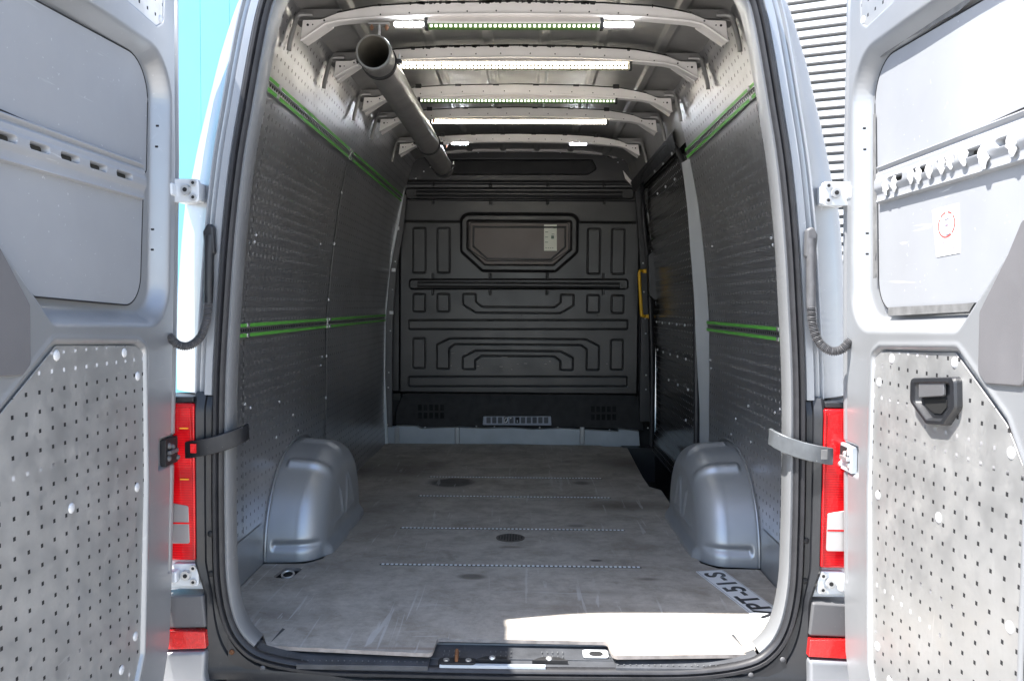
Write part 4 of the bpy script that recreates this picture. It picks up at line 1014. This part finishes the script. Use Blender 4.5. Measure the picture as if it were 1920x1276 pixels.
    for k in range(9):
        yc = -.107-k*.0
    sl_px = [(215.8, 245), (165.8, 197), (111.7, 145.8), (53.6, 90), (-12, 28.7)]
    for a, b_ in sl_px:
        ya_ = UX([(a, 300)], -XR)[0][0]; yb_ = UX([(b_, 300)], -XR)[0][0]; slots.append((ya_, yb_))
    st = slots[1][0]-slots[2][0]; last = slots[-1]
    slots.append((last[0]-st, last[1]-st))
    zs_ = 1.3175
    for ya_, yb_ in slots:
        sd = sdf(rounded(rect(ya_, yb_, zs_-.0075, zs_+.0075), .0055, 4), Yr, Zr); h -= .034*(1-sstep(sd, -.0015, .0005))
    rl = gridmesh('slotted_rail', s*(XR+.018-h), Yr, Zr, 'door_panel', d)
    b = B()
    for ya_, yb_ in slots: b.prism(rounded(rect(ya_+.0015, yb_-.0015, zs_-.006, zs_+.006), .005), 'x', s*(XR+.0135), s*(XR+.019))
    b.make('rail_slot_shade', simple('slot_shade', (.035, .034, .03), .8), rl, split=True)  # dark backing plates added to paint the shade inside the slots
    # perforated lower sheet with rivets
    XQ = XD+.006
    Q = UX([(105, 648), (254, 648), (268, 660), (270, 900), (263, 1225), (250, 1285), (222, 1322), (-70, 1368), (-70, 868), (0, 777)], -XQ); Q = [(max(a, -.862), z) for a, z in Q]
    pp = B().prism(rounded(Q, .016, 5), 'x', s*XQ, s*(XQ+.0025)).make('perforated_sheet', 'perf_door', d, bevel=.0006)
    b = B()
    for px, py in ((106, 666), (233, 661), (258, 705), (257, 913), (134, 952), (254, 1192), (228, 1255), (-10, 830), (-12, 1150)):
        (a, z), = UX([(px, py)], -XQ); b.dome((s*XQ, a, z), (-s, 0, 0), .012, .004, 16)
    b.make('rivet', 'rivet', pp, split=True)
    Q2 = UX([(222, -60), (222, 0), (290, 52), (305, 45), (303, -60)], -XQ)
    p2 = B().prism(rounded(Q2, .012, 4), 'x', s*(XQ-.003), s*XQ).make('upper_sheet', 'perf_door', d)
    (a, z), = UX([(299, 37)], -XQ); B().dome((s*(XQ-.003), a, z), (-s, 0, 0), .012, .004, 16).make('rivet', 'rivet', p2)
    # plastic cover of the lock mechanism
    C_ = UX([(-50, 369), (0, 465), (56, 572), (57, 682), (42, 704), (0, 706), (-50, 710)], -(XD-.004)); C_ = [(max(a, -.868), z) for a, z in C_]
    B().prism(rounded(C_, .012, 4), 'x', s*(XD-.006), s*(XD+.01)).make('lock_cover', 'cover_plastic', d, bevel=.003)
    # small fixing holes on the rim
    b = B()
    for px, py in ((297, 236), (295.5, 275), (288, 430), (287.5, 468)):
        (a, z), = UX([(px, py)], -XD); b.cyl((s*(XD+.006), a, z), (s*(XD-.0006), a, z), .0028, n=10)
    b.make('fixing_hole', 'black', d, split=True)
    # check strap: bracket on the door, curved steel arm into the body
    br = B(); br.box(*sorted((s*(XD-.004), s*(XD+.012))), -.108, .012, .552, .625); br.m = 1
    for y_, z_, r in ((-.085, .606, .009), (-.062, .600, .008), (-.088, .572, .009), (-.03, .565, .008)): br.dome((s*(XD-.004), y_, z_), (-s, 0, 0), r, .007, 10)
    br.box(*sorted((s*(XD-.014), s*(XD-.004))), -.098, -.045, .583, .594)
    bo = br.make('strap_bracket', ['black' if s < 0 else 'strip_white', 'grey_plastic' if s < 0 else 'steel'], d, bevel=.002)
    if s > 0: B().box(XD-.006, XD-.0035, -.075, -.02, .585, .618).make('bracket_gap', 'black', bo)
    cpts = [(s*(XD-.010), -.010, .583), (s*.90, -.030, .586), (s*.86, -.040, .594), (s*.82, -.035, .603), (s*.785, -.018, .614), (s*.762, .010, .624), (s*.757, .045, .628)]
    fl = [(-.005, -.024), (.005, -.024), (.005, .024), (-.005, .024)]
    arm = B().tube([tuple(p) for p in smooth_curve(cpts, 40)], 1, flat=fl).make('check_strap', simple('strap_steel_dark', (.014, .015, .018), .45, .2, .3, 20, scratch=.3) if s < 0 else simple('strap_steel_grey', (.13, .14, .15), .4, .3, .25, 14, scratch=.5), d, bevel=.003)
    B().box(*sorted((s*.872, s*.888)), -.0475, -.036, .580, .606).make('strap_window', 'red' if s < 0 else 'tape', arm)
    B().cyl((s*(XD-.008), -.008, .553), (s*(XD-.008), -.008, .612), .009).make('strap_pin', 'grey_plastic', arm)
    return d
dl = rear_door(-1); dr = rear_door(1)
def right_door_extras(d):
    XQ = XD-.002
    # recessed pull handle
    yz = lambda pts: UX(pts, XQ)
    O = yz([(1712, 708), (1797, 706), (1798, 765), (1776, 797), (1742, 795), (1711, 752)])
    O = rounded(O, .014, 6); cc = np.mean(O, 0)
    def lp(k, x): return [(x, cc[0]+(a-cc[0])*k, cc[1]+(c-cc[1])*k) for a, c in O]
    b = B(); b.grid([lp(1, XQ+.008), lp(1, XQ-.003), lp(.96, XQ-.008), lp(.82, XQ-.009), lp(.76, XQ-.006), lp(.70, XQ+.004)], True); rr = lp(.70, XQ+.004); b.add(rr, [tuple(range(len(rr)))])
    h = b.make('pull_handle', 'blackp', d, recalc=False, ang=30)
    B().prism(rounded(yz([(1727, 716), (1774, 715), (1774, 742), (1727, 745)]), .004), 'x', XQ-.006, XQ+.001).make('handle_flap', 'grey_plastic', h, bevel=.002)
    B().prism(rounded(yz([(1728, 748), (1773, 747), (1773, 763), (1763, 775), (1749, 774), (1734, 761)]), .004), 'x', XQ+.002, XQ+.0035).make('handle_opening', simple('void', (.004, .004, .004), .9), h)
    # warning sticker: faded prohibition disc above two worn lines
    XP = XD+.035
    P = lambda pts: UX(pts, XP)
    sk = B().prism(P([(1748, 394), (1797, 381), (1799, 474), (1756, 482)]), 'x', XP-.0002, XP+.0012).make('warning_sticker', 'stick_white', d)
    (cy, cz), = P([(1775, 421)]); (ey, _), = P([(1759, 421)]); (_, ez), = P([(1775, 396)]); ry, rz = abs(cy-ey), abs(ez-cz)
    b = B(); n = 48
    for k in range(n):
        if k in (4, 5, 11, 12, 17, 30): continue
        a0, a1 = 2*math.pi*k/n, 2*math.pi*(k+1)/n; q = [(cy+ry*r*math.cos(a), cz+rz*r*math.sin(a)) for r, a in ((1, a0), (1, a1), (.86, a1), (.86, a0))]
        b.add([(XP-.0008, *p) for p in q], [(0, 1, 2, 3)])
    for t0, t1 in ((-.8, -.25), (-.1, .25), (.35, .8)):
        pa = np.array((cy+ry*.72*t0*-1, cz-rz*.72*t0)); pb = np.array((cy+ry*.72*t1*-1, cz-rz*.72*t1)); w_ = np.array((.004, .004)); b.add([(XP-.0009, *p) for p in (pa-w_, pb-w_, pb+w_, pa+w_)], [(0, 1, 2, 3)])
    b.make('prohibition_mark', 'stick_red', sk, recalc=False)
    b = B()
    for pts in (((1769, 407), (1774, 411), (1780, 408)), ((1771, 435), (1776, 440), (1782, 437)), ((1772, 424), (1778, 420))):
        q = P(pts); b.tube([(XP-.001, a, c) for a, c in q], .0012, 5)
    for pa, pb in (((1785, 452), (1786, 456)), ((1788, 450), (1789, 456)), ((1765, 465), (1766, 474)), ((1788, 463), (1788, 467)), ((1790, 461), (1791, 467)), ((1768, 453), (1771, 455))):
        q = P((pa, pb)); b.tube([(XP-.001, a, c) for a, c in q], .0016, 5)
    b.make('sticker_print', 'stick_grey', sk)
    # grey tape along the joint and the lower edge
    b = B(); b.prism(P([(1640, 215), (1644, 213), (1648, 520), (1640, 522)]), 'x', XP-.004, XP-.003)
    b.prism(P([(1668, 576), (1830, 568), (1820, 584), (1668, 592)]), 'x', XP-.004, XP-.003); b.make('tape_strip', 'tape', d, split=True)
    b = B(); b.prism(P([(1648, 110), (1668, 88), (1760, 28), (1840, -20), (1850, -22), (1800, 22), (1700, 75), (1660, 105)]), 'x', XP-.004, XP-.003); b.make('sealant_patch', 'tape', d)
    # white adhesive blobs left on the rail
    for px, py in ((1654, 350), (1670, 344), (1701, 328), (1715, 327), (1735, 317), (1758, 308), (1774, 299), (1799, 286), (1836, 290), (1890, 265)):
        (y_, z_), = UX([(px, py)], XD+.01); b = B(); big = 1.3 if px > 1780 else 1
        rows = []
        for k in range(9):
            t_ = k/8; r = .0105*big*math.sin(math.pi*(.1+.85*t_))+.001; cz_ = z_+.018*big-.04*big*t_
            rows.append([(XD+.020-.75*r*max(0, math.cos(a))*random.uniform(.8, 1.3), y_+r*math.sin(a)*random.uniform(.8, 1.2)+.003*math.sin(k*2+px), cz_) for a in [2*math.pi*j/12 for j in range(12)]])
        b.grid(rows, True).make('adhesive_blob', 'adhesive', d, recalc=True, ang=80)
right_door_extras(dr)

# ============================================================ THINGS INSIDE
def pipe():
    p = empty('storage_pipe', (-.466, 1.65, 1.842)); tag(p, 'long dark grey plastic drain pipe hung by clamps under the roof bows, open end outward', 'pipe')
    y0, y1, cx, cz, R_ = .46, 2.86, -.466, 1.842, .056
    def ringp(y, r, n=48): return [(cx+r*math.cos(2*math.pi*k/n), y, cz+r*math.sin(2*math.pi*k/n)) for k in range(n)]
    b = B(); b.grid([ringp(y0, .0525), ringp(y0, .0585), ringp(y0+.008, .061), ringp(y0+.018, .061), ringp(y0+.024, .0595), ringp(y0+.07, .0590), ringp(y0+.085, R_), ringp(y1-.12, R_), ringp(y1-.11, .0575), ringp(y1, .0575), ringp(y1+.001, .002)], True)
    b.make('pipe_body', 'pipe', p, recalc=True, ang=40)
    b = B(); b.grid([ringp(y0+.0005, .0525), ringp(y0+.2, .0515), ringp(y1-.05, .0515), ringp(y1-.049, .001)], True); b.make('pipe_bore', simple('bore', (.13, .12, .10), .5), p, recalc=False)
    for y in (y0+.10, 2.02, 2.72):
        c = B(); c.grid([ringp(y, .0570), ringp(y, .0620), ringp(y+.022, .0620), ringp(y+.022, .0570)], True)
        for sg in (-1, 1):
            c.box(cx+sg*.068-.010, cx+sg*.068+.010, y, y+.022, cz-.006, cz+.006); 
        cl = c.make('pipe_clamp', 'black', p, ang=30)
        k = B()
        for sg in (-1, 1): k.cyl((cx+sg*.070, y+.011, cz-.012), (cx+sg*.070, y+.011, cz+.026), .0035, n=8); k.cyl((cx+sg*.070, y+.011, cz+.006), (cx+sg*.070, y+.011, cz+.011), .007, n=6)
        k.make('clamp_bolt', 'steel', cl)
        h = B(); h.cyl((cx, y+.011, cz+.058), (cx, y+.011, cz+.128), .005, n=8); h.box(cx-.036, cx+.036, y, y+.02, cz+.124, cz+.130); h.m = 1
        for sg in (-1, 1): h.cyl((cx+sg*.026, y+.010, cz+.106), (cx+sg*.026, y+.010, cz+.126), .004, n=8); h.cyl((cx+sg*.026, y+.010, cz+.112), (cx+sg*.026, y+.010, cz+.118), .007, n=6)
        h.make('clamp_hanger', ['steel', simple('copper_bolt', (.40, .22, .14), .4, .7)], cl)
pipe()
def licence_plate():
    A = U(1303.4, 1069.5, 'z', .003); Bc = U(1351, 1063, 'z', .003)
    # frame: long axis from A towards the sill, short axis at right angles
    D = U(1436, 1171.5, 'z', .003); ux = Vector((D[0]-A[0], D[1]-A[1])); L = .52; ux.normalize(); uy = Vector((-ux.y, ux.x)); H = .11
    o = Vector((A[0], A[1]))
    pl = empty('licence_plate', (o.x, o.y, 0)); tag(pl, 'white licence plate reading VPT-51-S lying on the load floor by the wheel arch', 'licence plate')
    def W(a, b, z): v = o+ux*a+uy*b; return (v.x, v.y, z)
    def slab(poly, z0, z1, name, mat, par, bevel=0):
        n = len(poly); b = B(); vs = [W(a, c, z0) for a, c in poly]+[W(a, c, z1) for a, c in poly]
        b.add(vs, [tuple(range(n)), tuple(range(2*n-1, n-1, -1))]+[(i, (i+1) % n, n+(i+1) % n, n+i) for i in range(n)])
        return b.make(name, mat, par, bevel=bevel)
    outer = rounded(rect(0, L, 0, H), .010)
    body = slab(outer, .0006, .0022, 'plate_body', 'plate_white', pl, .0005)
    # thin black border
    n = len(outer); inn = rounded(rect(.004, L-.004, .004, H-.004), .008); in2 = rounded(rect(.0055, L-.0055, .0055, H-.0055), .007)
    b = B(); b.grid([[W(a, c, .0026) for a, c in inn], [W(a, c, .0026) for a, c in in2]], True); b.make('plate_border', 'plate_ink', body, recalc=False)
    # characters read from the far-sill end: text runs along -ux
    cu = bpy.data.curves.new('plate_text', 'FONT'); cu.body = 'VPT-51-S'; cu.size = .100; cu.extrude = .0006; cu.offset = .0022; cu.space_character = 1.06; cu.align_x = 'CENTER'; cu.align_y = 'CENTER'
    to = bpy.data.objects.new('tmp_text', cu); COL.objects.link(to); bpy.context.view_layer.update()
    me = bpy.data.meshes.new_from_object(to.evaluated_get(bpy.context.evaluated_depsgraph_get())); COL.objects.unlink(to); bpy.data.objects.remove(to)
    xs = [v.co.x for v in me.vertices]; wv = max(xs)-min(xs); k = .46/wv; ys_ = [v.co.y for v in me.vertices]; hv = max(ys_)-min(ys_); ky = .077/hv; cxm = (max(xs)+min(xs))/2; cym = (max(ys_)+min(ys_))/2
    for v in me.vertices:
        a = L/2-(v.co.x-cxm)*k; c = H/2-(v.co.y-cym)*ky; q = W(a, c, .0030+v.co.z); v.co = q
    me.materials.clear(); me.materials.append(M['plate_ink'])
    lt = bpy.data.objects.new('plate_lettering', me); COL.objects.link(lt); lt.parent = body; lt.matrix_parent_inverse = body.matrix_world.inverted()
bpy.context.view_layer.update()
licence_plate()
# fix sub-part parenting inverses (parents were linked without evaluated matrices)
bpy.context.view_layer.update()
